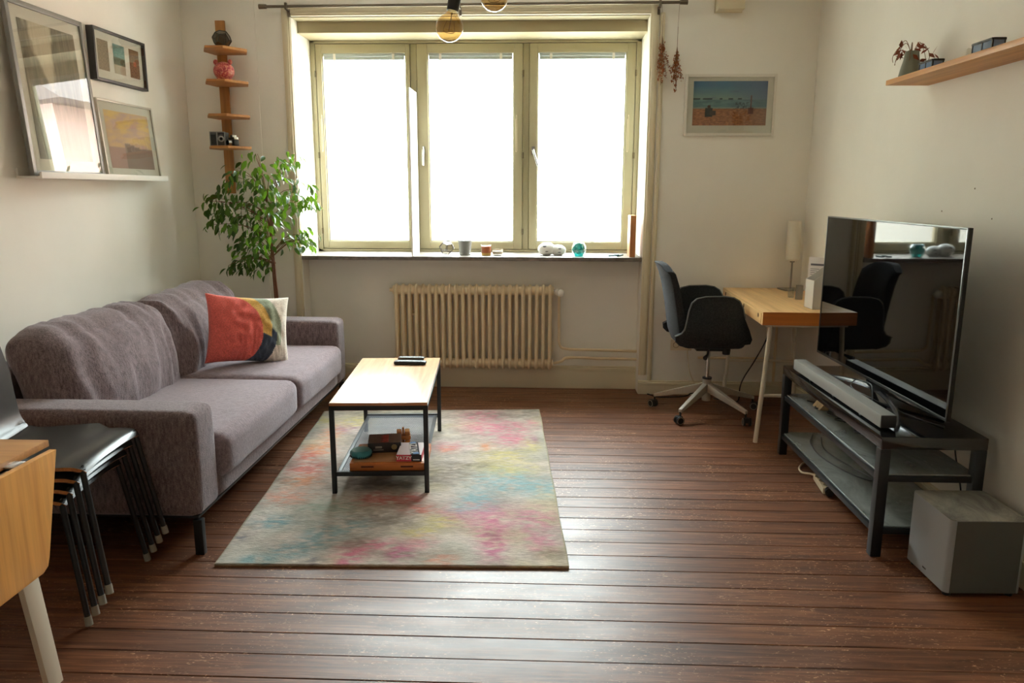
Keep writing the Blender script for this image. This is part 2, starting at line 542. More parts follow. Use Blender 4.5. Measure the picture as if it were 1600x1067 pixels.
b = MB(); b.box(LX - 0.25, LX, Y0, NY, 0, H)
wl = struct(b.build('wall_left', M['wall']))
b = MB(); b.box(RX, RX + 0.25, Y0, NY, 0, H)
wr_ = struct(b.build('wall_right', M['wall']))
b = MB(); b.box(LX, RX, Y0 - 0.25, Y0, 0, H)
struct(b.build('wall_front', M['wall']))
b = MB(); b.box(LX - 0.25, RX + 0.25, Y0 - 0.25, NY + 0.4, H, H + 0.2)
struct(b.build('ceiling', M['ceiling']))
OX0, OX1 = -1.712, 0.70       # window opening
b = MB()
b.box(LX, OX0, WY, NY, 0, H); b.box(OX1, RX, WY, NY, 0, H); b.box(OX0, OX1, WY, NY, 2.592, H)
b.box(LX - 0.25, OX0, NY, FY + 0.12, 0, H); b.box(OX1, RX + 0.25, NY, FY + 0.12, 0, H)
b.box(OX0, OX1, NY, FY + 0.12, 0, 0.955)
b.box(LX, -1.955, WY - 0.010, WY, 0, H)
wb = struct(b.build('wall_back', M['wall'], bevel=0.004))

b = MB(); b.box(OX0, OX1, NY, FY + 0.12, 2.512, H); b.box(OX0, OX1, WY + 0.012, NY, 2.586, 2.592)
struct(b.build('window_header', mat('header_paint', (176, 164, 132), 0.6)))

# nail holes and scuffs on the right wall
b = MB()
for yy, zz, r in ((2.98, 1.46, 0.006), (3.35, 1.46, 0.004), (3.6, 1.36, 0.004), (3.2, 1.34, 0.0035)):
    b.lathe([(0, 0), (r, 0.0), (r * 0.7, 0.0012), (0, 0.002)], (RX - 0.0001, yy, zz), 10, axis=(-1, 0, 0))
o = b.build('wall_plug', mat('filler_spots', (120, 104, 84), 0.8), wr_)

# window sill slab
b = MB(); b.box(OX0 - 0.002, OX1 - 0.002, WY - 0.015, FY + 0.02, 0.957, 0.985)
sill = struct(b.build('trim_1', M['stone'], bevel=0.004))
# casing mouldings
def moulding_v(mb, x, z0, z1, w, y=WY, out=1):
    mb.box(x - w / 2, x + w / 2, y - 0.012, y, z0, z1)
    mb.box(x - w * 0.28, x + w * 0.28, y - 0.022, y - 0.01, z0, z1)
b = MB()
moulding_v(b, OX0 - 0.032, 0.14, 2.65, 0.056)
struct(b.build('trim_2', M['trim'], bevel=0.004))
b = MB(); moulding_v(b, OX1 + 0.03, 0.14, 2.65, 0.056); moulding_v(b, OX1 + 0.082, 0.10, 2.6, 0.03)
struct(b.build('trim_3', M['trim'], bevel=0.004))
b = MB(); b.box(OX0 - 0.004, OX1 + 0.002, WY - 0.012, WY, 2.594, 2.65); b.box(OX0 - 0.004, OX1 + 0.002, WY - 0.022, WY - 0.01, 2.606, 2.638)
struct(b.build('trim_4', M['trim'], bevel=0.004))
# baseboards
def baseboard(name, x0, x1, y0, y1, h=0.10):
    b = MB()
    t = 0.022
    def seg(hh0, hh1, tt):
        if y0 == y1: b.box(x0, x1, y0 - tt, y0, hh0, hh1)
        elif x0 < 0: b.box(x0, x0 + tt, y0, y1, hh0, hh1)
        else: b.box(x0 - tt, x0, y0, y1, hh0, hh1)
    seg(0, h - 0.03, t); seg(h - 0.03, h - 0.012, t + 0.008); seg(h - 0.012, h, t - 0.004)
    return struct(b.build(name, M['trim'], bevel=0.003))
baseboard('baseboard_back', OX1 + 0.001, RX, WY, WY)
baseboard('baseboard_corner', LX, OX0 - 0.001, WY, WY)
baseboard('baseboard_niche', OX0, OX1, NY, NY, 0.17)
baseboard('baseboard_left', LX, LX, Y0, WY - 0.03, 0.12)
baseboard('baseboard_right', RX, RX, Y0, WY - 0.03, 0.12)

# ------------------------------------------------------------------ window
ZB, ZT = 0.985, 2.512
sx = lambda px: -1.72 + (px - 483) * 0.004657
b = MB()
fw = 0.035
b.box(OX0, OX0 + fw, FY - 0.03, FY + 0.05, ZB, ZT); b.box(OX1 - fw, OX1, FY - 0.03, FY + 0.05, ZB, ZT)
b.box(OX0, OX1, FY - 0.03, FY + 0.05, ZT - 0.02, ZT); b.box(OX0, OX1, FY - 0.03, FY + 0.05, ZB, ZB + 0.018)
mull = [(-0.955), (-0.130)]
for mx_ in mull: b.box(mx_ - 0.022, mx_ + 0.022, FY - 0.012, FY + 0.05, ZB + 0.018, ZT - 0.02)
for mx_ in mull: b.box(mx_ - 0.040, mx_ + 0.040, FY + 0.032, FY + 0.06, ZB, ZT)
b.box(OX0, OX0 + fw + 0.02, FY + 0.032, FY + 0.06, ZB, ZT); b.box(OX1 - fw - 0.02, OX1, FY + 0.032, FY + 0.06, ZB, ZT)
b.box(OX0, OX1, FY + 0.032, FY + 0.06, ZB, ZB + 0.045); b.box(OX0, OX1, FY + 0.032, FY + 0.06, ZT - 0.05, ZT)
frame = struct(b.build('window_frame', M['winframe'], bevel=0.003))
sashes = [(OX0 + fw, mull[0] - 0.022, -1.630, -1.010), (mull[0] + 0.022, mull[1] - 0.022, -0.853, -0.219), (mull[1] + 0.022, OX1 - fw, -0.047, 0.598)]
for i, (a0, a1, g0, g1) in enumerate(sashes):
    a0 += 0.004; a1 -= 0.004
    z0, z1, gz0, gz1 = ZB + 0.022, ZT - 0.024, 1.062, 2.425
    b = MB()
    y0, y1 = FY - 0.028, FY + 0.03
    b.box(a0, g0, y0, y1, z0, z1); b.box(g1, a1, y0, y1, z0, z1)
    b.box(g0, g1, y0, y1, z0, gz0); b.box(g0, g1, y0, y1, gz1, z1)
    # inner rebate
    b.box(g0, g0 + 0.008, y0 + 0.012, y1, gz0, gz1); b.box(g1 - 0.008, g1, y0 + 0.012, y1, gz0, gz1)
    b.box(g0, g1, y0 + 0.012, y1, gz0, gz0 + 0.008)
    w = struct(b.build('window_%d' % (i + 1), M['winframe'], bevel=0.003))
    b = MB(); b.box(g0, g1, FY + 0.006, FY + 0.010, gz0, gz1); b.build('window_pane', M['glass'], w)
    # rolled blind behind the glass
    b = MB(); b.box(g0 + 0.010, g1 - 0.010, FY - 0.014, FY + 0.004, gz1 - 0.020, gz1 - 0.001)
    b.box(g0 + 0.012, g1 - 0.012, FY - 0.010, FY + 0.002, gz1 - 0.044, gz1 - 0.021)
    bl = b.build('rolled_blind', mat('blind_grey', (176, 186, 184), 0.4), w, bevel=0.002)
    for q in (0.15, 0.85):
        b = MB(); xx = g0 + (g1 - g0) * q
        b.box(xx - 0.009, xx + 0.009, FY - 0.018, FY - 0.012, gz1 - 0.048, gz1 - 0.002); b.build('blind_bracket', M['white'], bl)
    # blind cord cleat / wand on right stile
    b = MB(); xx = (g1 + a1) / 2 - 0.012
    if i == 0: xx = (a0 + g0) / 2 + 0.006
    b.tube(smoothpath([(xx, y0 - 0.004, 1.98), (xx + 0.004, y0 - 0.010, 1.97), (xx + 0.004, y0 - 0.012, 1.75), (xx - 0.002, y0 - 0.012, 1.73), (xx - 0.006, y0 - 0.010, 1.75), (xx - 0.004, y0 - 0.010, 1.96)], 4), 0.0022, 6)
    b.build('blind_wand', M['trim'], w, smooth=True)
    # hinges
    for zz in (2.28, 1.70, 1.14):
        b = MB(); hx = a1 + 0.004 if i > 0 else a0 - 0.004
        b.tube([(hx, y0 - 0.006, zz - 0.022), (hx, y0 - 0.006, zz + 0.022)], 0.007, 8); b.build('hinge', mat('hinge_metal', (130, 120, 96), 0.4, 0.6), w, smooth=True)
    if i > 0:
        hx = (a0 + g0) / 2; zz = 1.735
        b = MB(); b.box(hx - 0.011, hx + 0.011, y0 - 0.008, y0, zz - 0.03, zz + 0.03); hp = b.build('handle_plate', M['chrome'], w, bevel=0.002)
        b = MB()
        dx = 0.0 if i == 1 else 0.035
        b.tube([(hx, y0, zz), (hx, y0 - 0.03, zz)], 0.007, 10)
        b.tube(smoothpath([(hx, y0 - 0.03, zz + 0.004), (hx + dx * 0.3, y0 - 0.036, zz - 0.03), (hx + dx, y0 - 0.036, zz - 0.11)], 4), 0.008, 10)
        b.build('window_handle', M['chrome'], w, smooth=True)

# ------------------------------------------------------------------ outside
b = MB(); b.box(-80, 80, 7, 170, -5.2, -5)
struct(b.build('ground', M['groundo']))
bl = thing('building', 'pink rendered house across the street, seen only as a reflection in the picture glass', 'building', (7.5, 14, -5))
b = MB(); b.box(3.0, 13.5, 12.6, 20, -5, 3.5); b.build('facade', M['pink_b'], bl)
b = MB(); b.prism([(2.6, 3.5), (13.9, 3.5), (12.0, 5.0), (4.5, 5.0)], 'y', 12.2, 20.4); b.build('roof', mat('roof_slate', (110, 96, 92), 0.7), bl)
wf = None
for ix in range(4):
    for iz in range(3):
        x0 = 4.0 + ix * 2.4; z0 = -3.8 + iz * 2.5
        b = MB(); b.box(x0, x0 + 1.1, 12.52, 12.62, z0, z0 + 1.5); wf = b.build('window', M['white'], bl)
        b = MB(); b.box(x0 + 0.08, x0 + 1.02, 12.50, 12.53, z0 + 0.08, z0 + 1.42); b.build('window_pane', M['bwin'], wf)
nw = MB(); nw.box(-15, -4.9, 9.5, 19, -5, 7.5)  # unseen block added outside left to cut sky light reaching the right wall
nw = struct(nw.build('added_light_blocker', plaster('light_blocker_render', (150, 146, 136))))
# pale bare tree outside the right-hand sash
tr = thing('tree', 'pale bare tree washed out by the light beyond the right-hand window', 'tree', (1.2, 12.5, -5))
rt = random.Random(11)
b = MB()
def twig(p, d, ln, r, depth):
    pts = [p]
    for i in range(4):
        d = (d + Vector((rt.uniform(-.25, .25), rt.uniform(-.25, .25), rt.uniform(-.12, .2)))).normalized()
        pts.append(pts[-1] + d * ln / 4)
    b.tube(pts, [r * (1 - 0.15 * i) for i in range(5)], 5, cap=False)
    if depth:
        for _ in range(3):
            q = pts[rt.choice((2, 3, 4))]
            twig(q, (d + Vector((rt.uniform(-.9, .9), rt.uniform(-.6, .6), rt.uniform(-.3, .6)))).normalized(), ln * 0.65, r * 0.55, depth - 1)
b.tube([(1.2, 12.5, -5), (1.15, 12.5, -2), (1.0, 12.5, -0.4)], [0.16, 0.12, 0.09], 8)
b.build('trunk', M['bark_pale'], tr, smooth=True)
b = MB()
for dx, dz in ((-0.9, 0.35), (0.2, 0.6), (-0.4, 0.8)): twig(Vector((1.0, 12.5, -0.5)), Vector((dx, 0.1, dz)).normalized(), 1.4, 0.03, 3)
o = b.build('branches', M['bark_pale'], tr); o['kind'] = 'stuff'

# ------------------------------------------------------------------ curtain rod
cr = thing('curtain_rod', 'thin grey metal curtain rod above the window', 'curtain rod', (-0.485, 5.337, 2.64))
rodm = mat('rod_metal', (120, 108, 92), 0.4, 0.7)
b = MB(); b.tube([(-1.85, 5.337, 2.637), (0.882, 5.337, 2.647)], 0.0095, 12); b.build('rod', rodm, cr, smooth=True)
for x in (-1.85, 0.882):
    b = MB(); s_ = -1 if x < 0 else 1
    b.tube([(x - s_ * 0.005, 5.337, 2.637 if x < 0 else 2.647), (x + s_ * 0.045, 5.337, 2.637 if x < 0 else 2.647)], [0.014, 0.016], 12); b.build('finial', rodm, cr, smooth=True)
for x in (-1.715, -0.56, 0.75):
    b = MB(); b.box(x - 0.007, x + 0.007, 5.33, WY - 0.02, 2.618, 2.630); b.box(x - 0.008, x + 0.008, WY - 0.026, WY - 0.001, 2.585, 2.632)
    b.box(x - 0.007, x + 0.007, 5.325, 5.35, 2.622, 2.66)
    b.build('rod_bracket', rodm, cr, bevel=0.001)

# ------------------------------------------------------------------ vent box
b = MB(); b.box(1.122, 1.292, WY - 0.10, WY - 0.001, 2.60, 2.80); b.box(1.116, 1.298, WY - 0.012, WY - 0.001, 2.595, 2.81)
o = b.build('ventilation_box', M['trim'], bevel=0.004)
tag(o, 'cream ventilation box high on the wall above the beach picture', 'vent')

# ------------------------------------------------------------------ radiator
rad = thing('radiator', 'cream column radiator below the window', 'radiator', (-0.5, 5.49, 0.16))
N = 24; pitch = (0.085 + 1.080) / N
x = -1.080 + pitch / 2
proto = None
for i in range(N):
    if proto is None:
        b = MB()
        for yy in (-0.032, 0.032):
            b.tube([(0, yy, 0.03), (0, yy, 0.575)], 0.0135, 12)
        for zz in (0.035, 0.57):
            b.ball((0, 0, zz), 1, 16, 10, (pitch * 0.40, 0.052, 0.047))
            b.tube([(-pitch / 2, 0, zz), (pitch / 2, 0, zz)], 0.033, 16)
        proto = b.build('radiator_section', M['rad'], rad, smooth=True, local=True, origin=(0, 0, 0))
        o = proto
    else:
        o = proto.copy(); COL.objects.link(o); o.parent = rad
    o.location = Vector((x + i * pitch, 5.49, 0.165)) - rad.location
b = MB(); b.tube([(-1.105, 5.49, 0.735), (-1.075, 5.49, 0.735)], 0.014, 10); b.build('end_plug', M['rad'], rad, smooth=True)
b = MB(); b.tube([(0.08, 5.49, 0.735), (0.105, 5.49, 0.735)], 0.010, 10); vb = b.build('valve_body', M['chrome'], rad, smooth=True)
b = MB(); b.tube([(0.115, 5.475, 0.73), (0.135, 5.42, 0.73)], [0.026, 0.028], 16); b.ball((0.136, 5.42, 0.73), 0.027, 14, 8, (1, 0.5, 1)); b.build('valve_knob', M['white'], vb, smooth=True)
for xx in (-0.93, -0.09):
    b = MB(); b.box(xx - 0.014, xx + 0.014, 5.47, NY, 0.55, 0.565); b.build('wall_bracket', M['rad'], rad, bevel=0.001)
pp = thing('heating_pipes', 'cream heating pipes running right from the radiator to the niche edge', 'pipe', (0.4, 5.52, 0.2))
b = MB(); b.tube(smoothpath([(0.125, 5.50, 0.715), (0.128, 5.50, 0.42), (0.135, 5.50, 0.335), (0.19, 5.51, 0.305), (0.42, 5.515, 0.298), (0.698, 5.515, 0.292)], 8), 0.010, 10); b.build('pipe', M['rad'], pp, smooth=True)
b = MB(); b.tube(smoothpath([(0.09, 5.49, 0.20), (0.15, 5.50, 0.215), (0.2, 5.515, 0.238), (0.42, 5.515, 0.235), (0.698, 5.515, 0.232)], 8), 0.010, 10); b.build('pipe', M['rad'], pp, smooth=True)
p2 = thing('heating_pipes', 'pair of cream pipes low on the wall behind the desk', 'pipe', (1.4, 5.38, 0.2))
b = MB(); b.tube([(0.80 + 0.32, 5.395, 0.275), (1.60, 5.395, 0.275)], 0.009, 8); b.build('pipe', M['rad'], p2, smooth=True)
for xx in (1.60, 1.66):
    b = MB(); b.tube([(xx, 5.385, 0.11), (xx, 5.385, H - 0.01)] if False else [(xx, 5.385, 0.11), (xx, 5.385, 0.70)], 0.009, 8); b.build('pipe', M['rad'], p2, smooth=True)

# ------------------------------------------------------------------ rug
C = [Vector((-1.270, 2.719)), Vector((0.117, 2.760)), Vector((-0.007, 4.930)), Vector((-1.428, 4.816))]
PAL = dict(pink=(232, 112, 150), rose=(226, 150, 162), mag=(214, 84, 150), pink2=(222, 140, 168), org=(238, 146, 84), red=(228, 102, 84), redd=(206, 70, 64), sal=(234, 156, 128), yel=(226, 212, 130), pur=(164, 96, 140), blu=(142, 196, 208), tea=(104, 166, 180), gre=(150, 176, 160), nav=(60, 76, 110), gry=(120, 108, 92))
BL = [(0.737, 0.937, 0.082, 0.047, 'pink'), (0.81, 0.811, 0.094, 0.055, 'pink'), (0.697, 0.837, 0.056, 0.037, 'rose'), (0.862, 0.709, 0.058, 0.044, 'pink'), (0.951, 0.851, 0.028, 0.031, 'rose'), (0.614, 0.659, 0.064, 0.031, 'rose'), (0.785, 0.111, 0.035, 0.082, 'mag'), (0.774, 0.199, 0.051, 0.065, 'pink2'), (0.691, 0.23, 0.062, 0.046, 'pink2'), (0.907, 0.199, 0.065, 0.051, 'pink2'), (0.929, 0.098, 0.039, 0.039, 'pink2'), (0.375, 0.02, 0.022, 0.02, 'mag'), (0.376, 0.046, 0.041, 0.031, 'pink'), (0.516, 0.047, 0.037, 0.026, 'mag'), (0.443, 0.081, 0.048, 0.022, 'pink'), (0.565, 0.095, 0.038, 0.028, 'rose'), (0.639, 0.023, 0.037, 0.02, 'sal'), (0.092, 0.639, 0.056, 0.053, 'org'), (0.089, 0.496, 0.067, 0.041, 'red'), (0.096, 0.411, 0.059, 0.033, 'org'), (0.086, 0.315, 0.074, 0.037, 'sal'), (0.1, 0.786, 0.038, 0.06, 'org'), (0.158, 0.821, 0.05, 0.031, 'pur'), (0.058, 0.589, 0.038, 0.029, 'red'), (0.417, 0.298, 0.082, 0.025, 'redd'), (0.38, 0.315, 0.035, 0.029, 'redd'), (0.512, 0.308, 0.031, 0.025, 'redd'), (0.543, 0.246, 0.05, 0.02, 'red'), (0.011, 0.899, 0.057, 0.04, 'yel'), (0.832, 0.583, 0.065, 0.039, 'yel'), (0.855, 0.492, 0.081, 0.04, 'yel'), (0.938, 0.656, 0.031, 0.036, 'yel'), (0.622, 0.189, 0.045, 0.025, 'yel'), (0.558, 0.138, 0.05, 0.021, 'yel'), (0.603, 0.634, 0.031, 0.025, 'sal'), (0.182, 0.895, 0.063, 0.053, 'yel'), (0.756, 0.657, 0.026, 0.026, 'org'), (0.954, 0.708, 0.013, 0.022, 'pur'), (0.818, 0.409, 0.097, 0.057, 'blu'), (0.73, 0.298, 0.052, 0.043, 'blu'), (0.941, 0.37, 0.068, 0.047, 'blu'), (0.669, 0.246, 0.022, 0.017, 'blu'), (0.334, 0.166, 0.06, 0.038, 'tea'), (0.263, 0.107, 0.05, 0.04, 'tea'), (0.197, 0.053, 0.056, 0.027, 'tea'), (0.111, 0.014, 0.044, 0.015, 'tea'), (0.277, 0.015, 0.025, 0.015, 'nav'), (0.097, 0.181, 0.052, 0.025, 'tea'), (0.255, 0.263, 0.085, 0.035, 'gre'), (0.021, 0.106, 0.019, 0.017, 'nav'), (0.397, 0.197, 0.081, 0.026, 'gry'), (0.596, 0.451, 0.106, 0.052, 'gry'), (0.508, 0.41, 0.069, 0.032, 'gry'), (0.71, 0.515, 0.06, 0.018, 'gry'), (0.027, 0.412, 0.046, 0.033, 'gry'), (0.009, 0.519, 0.033, 0.023, 'gry'), (0.286, 0.473, 0.071, 0.044, 'gry'), (0.329, 0.391, 0.136, 0.04, 'gry'), (0.434, 0.213, 0.103, 0.046, 'gry'), (0.81, 0.949, 0.177, 0.034, 'gry'), (0.383, 0.094, 0.038, 0.028, 'gry'), (0.785, 0.125, 0.02, 0.023, 'gry'), (0.952, 0.046, 0.038, 0.021, 'gry'), (0.544, 0.042, 0.093, 0.013, 'gry'), (0.224, 0.961, 0.088, 0.034, 'gry')]
PALL = {k: Vector(lin(v)) for k, v in PAL.items()}

def colour_grid(name, nu, nv, posf, colf, material, parent=None, thick=0, local=False, origin=None):
    """grid sheet whose print is a per-vertex colour"""
    bb = bmesh.new()
    lay = bb.verts.layers.float_color.new('Col')
    rows = []
    for j in range(nv + 1):
        row = []
        for i in range(nu + 1):
            u, v = i / nu, j / nv
            vt = bb.verts.new(posf(u, v)); c = colf(u, v)
            vt[lay] = (c[0], c[1], c[2], 1)
            row.append(vt)
        rows.append(row)
    for j in range(nv):
        for i in range(nu):
            f = bb.faces.new((rows[j][i], rows[j][i + 1], rows[j + 1][i + 1], rows[j + 1][i])); f.smooth = True
    me = bpy.data.meshes.new(name)
    if parent is not None and not local: bmesh.ops.transform(bb, matrix=wmat(parent).inverted(), verts=bb.verts)
    og = Vector(origin) if origin is not None else Vector((0, 0, 0))
    bmesh.ops.translate(bb, verts=bb.verts, vec=-og)
    bb.to_mesh(me); bb.free(); me.materials.append(material)
    o = bpy.data.objects.new(name, me); COL.objects.link(o); o.location = og
    if parent is not None: o.parent = parent
    return o

def rug_col(u, v):
    n1 = noise.fractal(Vector((u * 7, v * 24, 1.3)), 0.8, 2.0, 4)
    n2 = noise.fractal(Vector((u * 3, v * 5, 7.3)), 0.8, 2.0, 4)
    n3 = noise.noise(Vector((u * 60, v * 420, 2.0)))
    base = Vector(lin((226, 214, 204)))
    g = max(0, min(1, 0.30 + n1 * 0.5 + n3 * 0.35))
    base = base.lerp(Vector(lin((160, 150, 136))), g)
    if n2 > 0.15: base = base.lerp(PALL['yel'], min(0.25, (n2 - 0.15) * 0.6))
    if n2 < -0.2: base = base.lerp(PALL['gre'], min(0.2, (-n2 - 0.2)))
    for bu, bv, ru, rv, c in BL:
        du = (u - bu) / (ru * 1.25); dv = (v - bv) / (rv * 1.25)
        d2 = du * du + dv * dv
        if d2 < 3.2:
            w = math.exp(-d2 * 1.1) * (0.72 + 1.3 * noise.noise(Vector((u * 30, v * 95, bu * 50))) + 0.6 * n3)
            w = max(0, min(0.85, w))
            base = base.lerp(PALL[c], w * (0.6 if c == 'gry' else 0.80))
    e = min(u * 1.4, (1 - u) * 1.4)
    if e < 0.008: base = Vector(lin((206, 194, 160)))
    return base
def rug_pos(u, v):
    p = (1 - u) * (1 - v) * C[0] + u * (1 - v) * C[1] + u * v * C[2] + (1 - u) * v * C[3]
    w = 0.002 * math.sin(v * 23) * (1 if u in (0, 1) else 0)
    z = 0.012 + 0.0010 * noise.noise(Vector((u * 90, v * 140, 0))) + 0.0015 * noise.noise(Vector((u * 5, v * 7, 3)))
    return (p.x + w, p.y, z)
M['rug'] = vcol_mat('rug_pile', 0.95, 0.1, (26, 150, 60), 0.7, 0.25)
rug = colour_grid('rug', 150, 300, rug_pos, rug_col, M['rug'])
bb = bmesh.new(); bb.from_mesh(rug.data)
be = [e for e in bb.edges if e.is_boundary]
r = bmesh.ops.extrude_edge_only(bb, edges=be)
lay = bb.verts.layers.float_color['Col']
for v in [g for g in r['geom'] if isinstance(g, bmesh.types.BMVert)]:
    v.co.z = 0.001; v[lay] = (*lin((150, 112, 66)), 1)
bb.to_mesh(rug.data); bb.free()
tag(rug, 'colourful abstract woven rug with pink, orange and blue blotches on beige', 'rug')

# ------------------------------------------------------------------ sofa
SX0, SX1, SY0, SY1 = -2.425, -1.345, 2.79, 5.10
sofa = thing('sofa', 'long grey-brown fabric two-cushion sofa along the left wall', 'sofa', ((SX0 + SX1) / 2, (SY0 + SY1) / 2, 0))
def arm(y0, y1, name='armrest'):
    mb = puffy((SX1 - SX0, y1 - y0, 0.60 - 0.165), 0.035, 18, (0.006, 0.006, 0.004))
    xf(mb, Matrix.Translation(((SX0 + SX1) / 2, (y0 + y1) / 2, (0.60 + 0.165) / 2)))
    return mb.build(name, M['sofa'], sofa, smooth=True, angle=80)
arm(SY0, SY0 + 0.20); arm(SY1 - 0.20, SY1)
mb = puffy((SX1 - SX0 - 0.01, SY1 - SY0 - 0.38, 0.13), 0.02, 14); xf(mb, Matrix.Translation(((SX0 + SX1) / 2, (SY0 + SY1) / 2, 0.235)))
mb.build('base', M['sofa'], sofa, smooth=True, angle=80)
mb = puffy((0.15, SY1 - SY0 - 0.39, 0.52), 0.035, 14); xf(mb, Matrix.Translation((SX0 + 0.075, (SY0 + SY1) / 2, 0.43)))
mb.build('back_frame', M['sofa'], sofa, smooth=True, angle=80)
b = MB(); b.box(SX0 + 0.02, SX1 - 0.016, SY0 + 0.02, SY1 - 0.015, 0.157, 0.168); b.build('lower_frame', M['black'], sofa, bevel=0.003)
ym = (SY0 + SY1) / 2 + 0.03
for i, (y0, y1) in enumerate(((SY0 + 0.203, ym - 0.003), (ym + 0.003, SY1 - 0.203))):
    mb = puffy((0.93, y1 - y0, 0.200), 0.055, 22, (0.012, 0.006, 0.018), 0.003, (5, 4, 5), i * 9)
    xf(mb, Matrix.Translation((SX1 - 0.430, (y0 + y1) / 2, 0.347)))
    mb.build('seat_cushion', M['sofaseat'], sofa, smooth=True, angle=80)
    # back cushion with folds
    def wf_(u): return 1.0 if (u.x > 0.2 or u.z > 0.3) else 0.3
    mb = puffy((0.25, y1 - y0 - 0.01, 0.50), 0.09, 40, (0.05, 0.01, 0.03), 0.022, (2.0, 13, 3.0), 3 + i * 17, wf_)
    # softly sagging top
    for v in mb.b.verts:
        v.co.z += -0.018 * math.cos(v.co.y * 5.0 + i) * (1 if v.co.z > 0 else 0) * 0.6
        if v.co.z > 0: v.co.x -= 0.04 * (v.co.z / 0.25)
        v.co.x += 0.10 * v.co.z * -1.0
    xf(mb, Matrix.Translation((-2.075, (y0 + y1) / 2, 0.605)))
    mb.build('back_cushion', M['sofa'], sofa, smooth=True, angle=80)
for lx in (SX0 + 0.08, SX1 - 0.02):
    for ly in (SY0 + 0.035, SY1 - 0.035):
        b = MB(); b.box(lx - 0.022, lx + 0.014, ly - 0.014, ly + 0.014, 0, 0.15); b.build('leg', M['black'], sofa, bevel=0.002)

# pillow
def pil_col(u, v):
    d = math.hypot((u - 0.02) * 1.0, (v - 0.45) * 1.0)
    red, must, sage, navy, cream = (240, 116, 106), (236, 190, 108), (166, 174, 150), (76, 86, 102), (244, 232, 218)
    if d < 0.62: c = red
    elif d < 0.73: c = must if v > 0.38 + (0.75 - u) * 0.5 else navy
    elif d < 0.80: c = sage if v > 0.42 + (0.85 - u) * 0.8 else navy
    elif d < 0.86: c = sage if v > 0.26 else cream
    else: c = cream
    return lin(c)
M['pillow'] = vcol_mat('printed_pillow_cotton', 0.9, 0.15, (160, 160, 160), 0.3, 0.2)
pw, ph = 0.475, 0.40
def pil_pos(side):
    def f(u, v):
        a, c = u * 2 - 1, v * 2 - 1
        k = 1 - 0.09 * (1 - abs(a) ** 2.0) * abs(c) ** 6
        k2 = 1 - 0.09 * (1 - abs(c) ** 2.0) * abs(a) ** 6
        x = a * pw / 2 * k2; z = c * ph / 2 * k
        t = 0.085 * ((1 - a ** 2) * (1 - c ** 2)) ** 0.42
        wr = 0.010 * noise.noise(Vector((a * 5 + c * 2, c * 4 - a * 3, 1.0))) * (1 - a * a) * (1 - c * c) * 2
        wr += -0.016 * abs(noise.noise(Vector((a * 9, c * 2.5, 4.0)))) * max(0, -c + 0.1) * (1 - a ** 2) * 2
        return (x, -side * (t + wr), z)
    return f
pil = colour_grid('throw_pillow', 100, 100, pil_pos(1), lambda u, v: pil_col(u, v), M['pillow'])
bkc = colour_grid('tmp_back', 60, 60, pil_pos(-1), lambda u, v: lin((222, 204, 186)), M['pillow'])
bb = bmesh.new(); bb.from_mesh(pil.data); bb.from_mesh(bkc.data)
bmesh.ops.recalc_face_normals(bb, faces=bb.faces); bb.to_mesh(pil.data); bb.free()
bpy.data.objects.remove(bkc)
tag(pil, 'red pillow with mustard, sage, navy and cream arcs on the far sofa seat', 'pillow')
# orient: front faces camera-ish and up, leaning on the back cushion
fx = Vector((0.78, 0.54, -0.12)).normalized(); up = Vector((-0.17, 0.20, 1.0)); yv = up.cross(fx).normalized(); zv = fx.cross(yv).normalized()
Rm = Matrix((fx, yv, zv)).transposed().to_4x4()
Rm.translation = Vector((-1.700, 4.30, 0.652))
pil.matrix_world = Rm

# ------------------------------------------------------------------ coffee table
ct = thing('coffee_table', 'small industrial coffee table with wood top and black metal frame on the rug', 'coffee table', (-0.80, 3.94, 0.012), R(4.0))
def ctb(): return MB()
CTW, CTL, CTH = 0.465, 0.985, 0.452
b = MB(); b.box(-CTW / 2 + 0.004, CTW / 2 - 0.004, -CTL / 2 + 0.004, CTL / 2 - 0.004, CTH - 0.0015, CTH); b.build('table_top', M['ctop'], ct, local=True)
b = MB(); b.box(-CTW / 2 + 0.002, CTW / 2 - 0.002, -CTL / 2 + 0.002, CTL / 2 - 0.002, CTH - 0.0145, CTH - 0.0015); b.build('edge_band', wood('coffee_edge', (196, 134, 88), (168, 106, 64), 'x', 1.0, 0.5), ct, local=True)
b = MB(); t = 0.022
for sx_ in (-1, 1): b.box(sx_ * (CTW / 2 - t), sx_ * CTW / 2, -CTL / 2, CTL / 2, CTH - 0.036, CTH - 0.0147)
for sy in (-1, 1): b.box(-CTW / 2, CTW / 2, sy * (CTL / 2 - t), sy * CTL / 2, CTH - 0.036, CTH - 0.0147)
b.build('top_frame', M['black'], ct, bevel=0.001, local=True)
for sx_ in (-1, 1):
    for sy in (-1, 1):
        b = MB(); b.box(sx_ * (CTW / 2 - t), sx_ * CTW / 2, sy * (CTL / 2 - t), sy * CTL / 2, 0, CTH - 0.034); lg = b.build('leg', M['black'], ct, bevel=0.001, local=True)
zs = 0.105
b = MB(); w = 0.020
for sx_ in (-1, 1): b.box(sx_ * (CTW / 2 - t - w), sx_ * (CTW / 2 - t), -CTL / 2 + 0.03, CTL / 2 - 0.03, zs - 0.008, zs)
for sy in (-1, 1): b.box(-CTW / 2 + t, CTW / 2 - t, sy * (CTL / 2 - 0.004), sy * (CTL / 2 - 0.02), zs - 0.018, zs + 0.004)
b.build('shelf_frame', M['black'], ct, bevel=0.001, local=True)
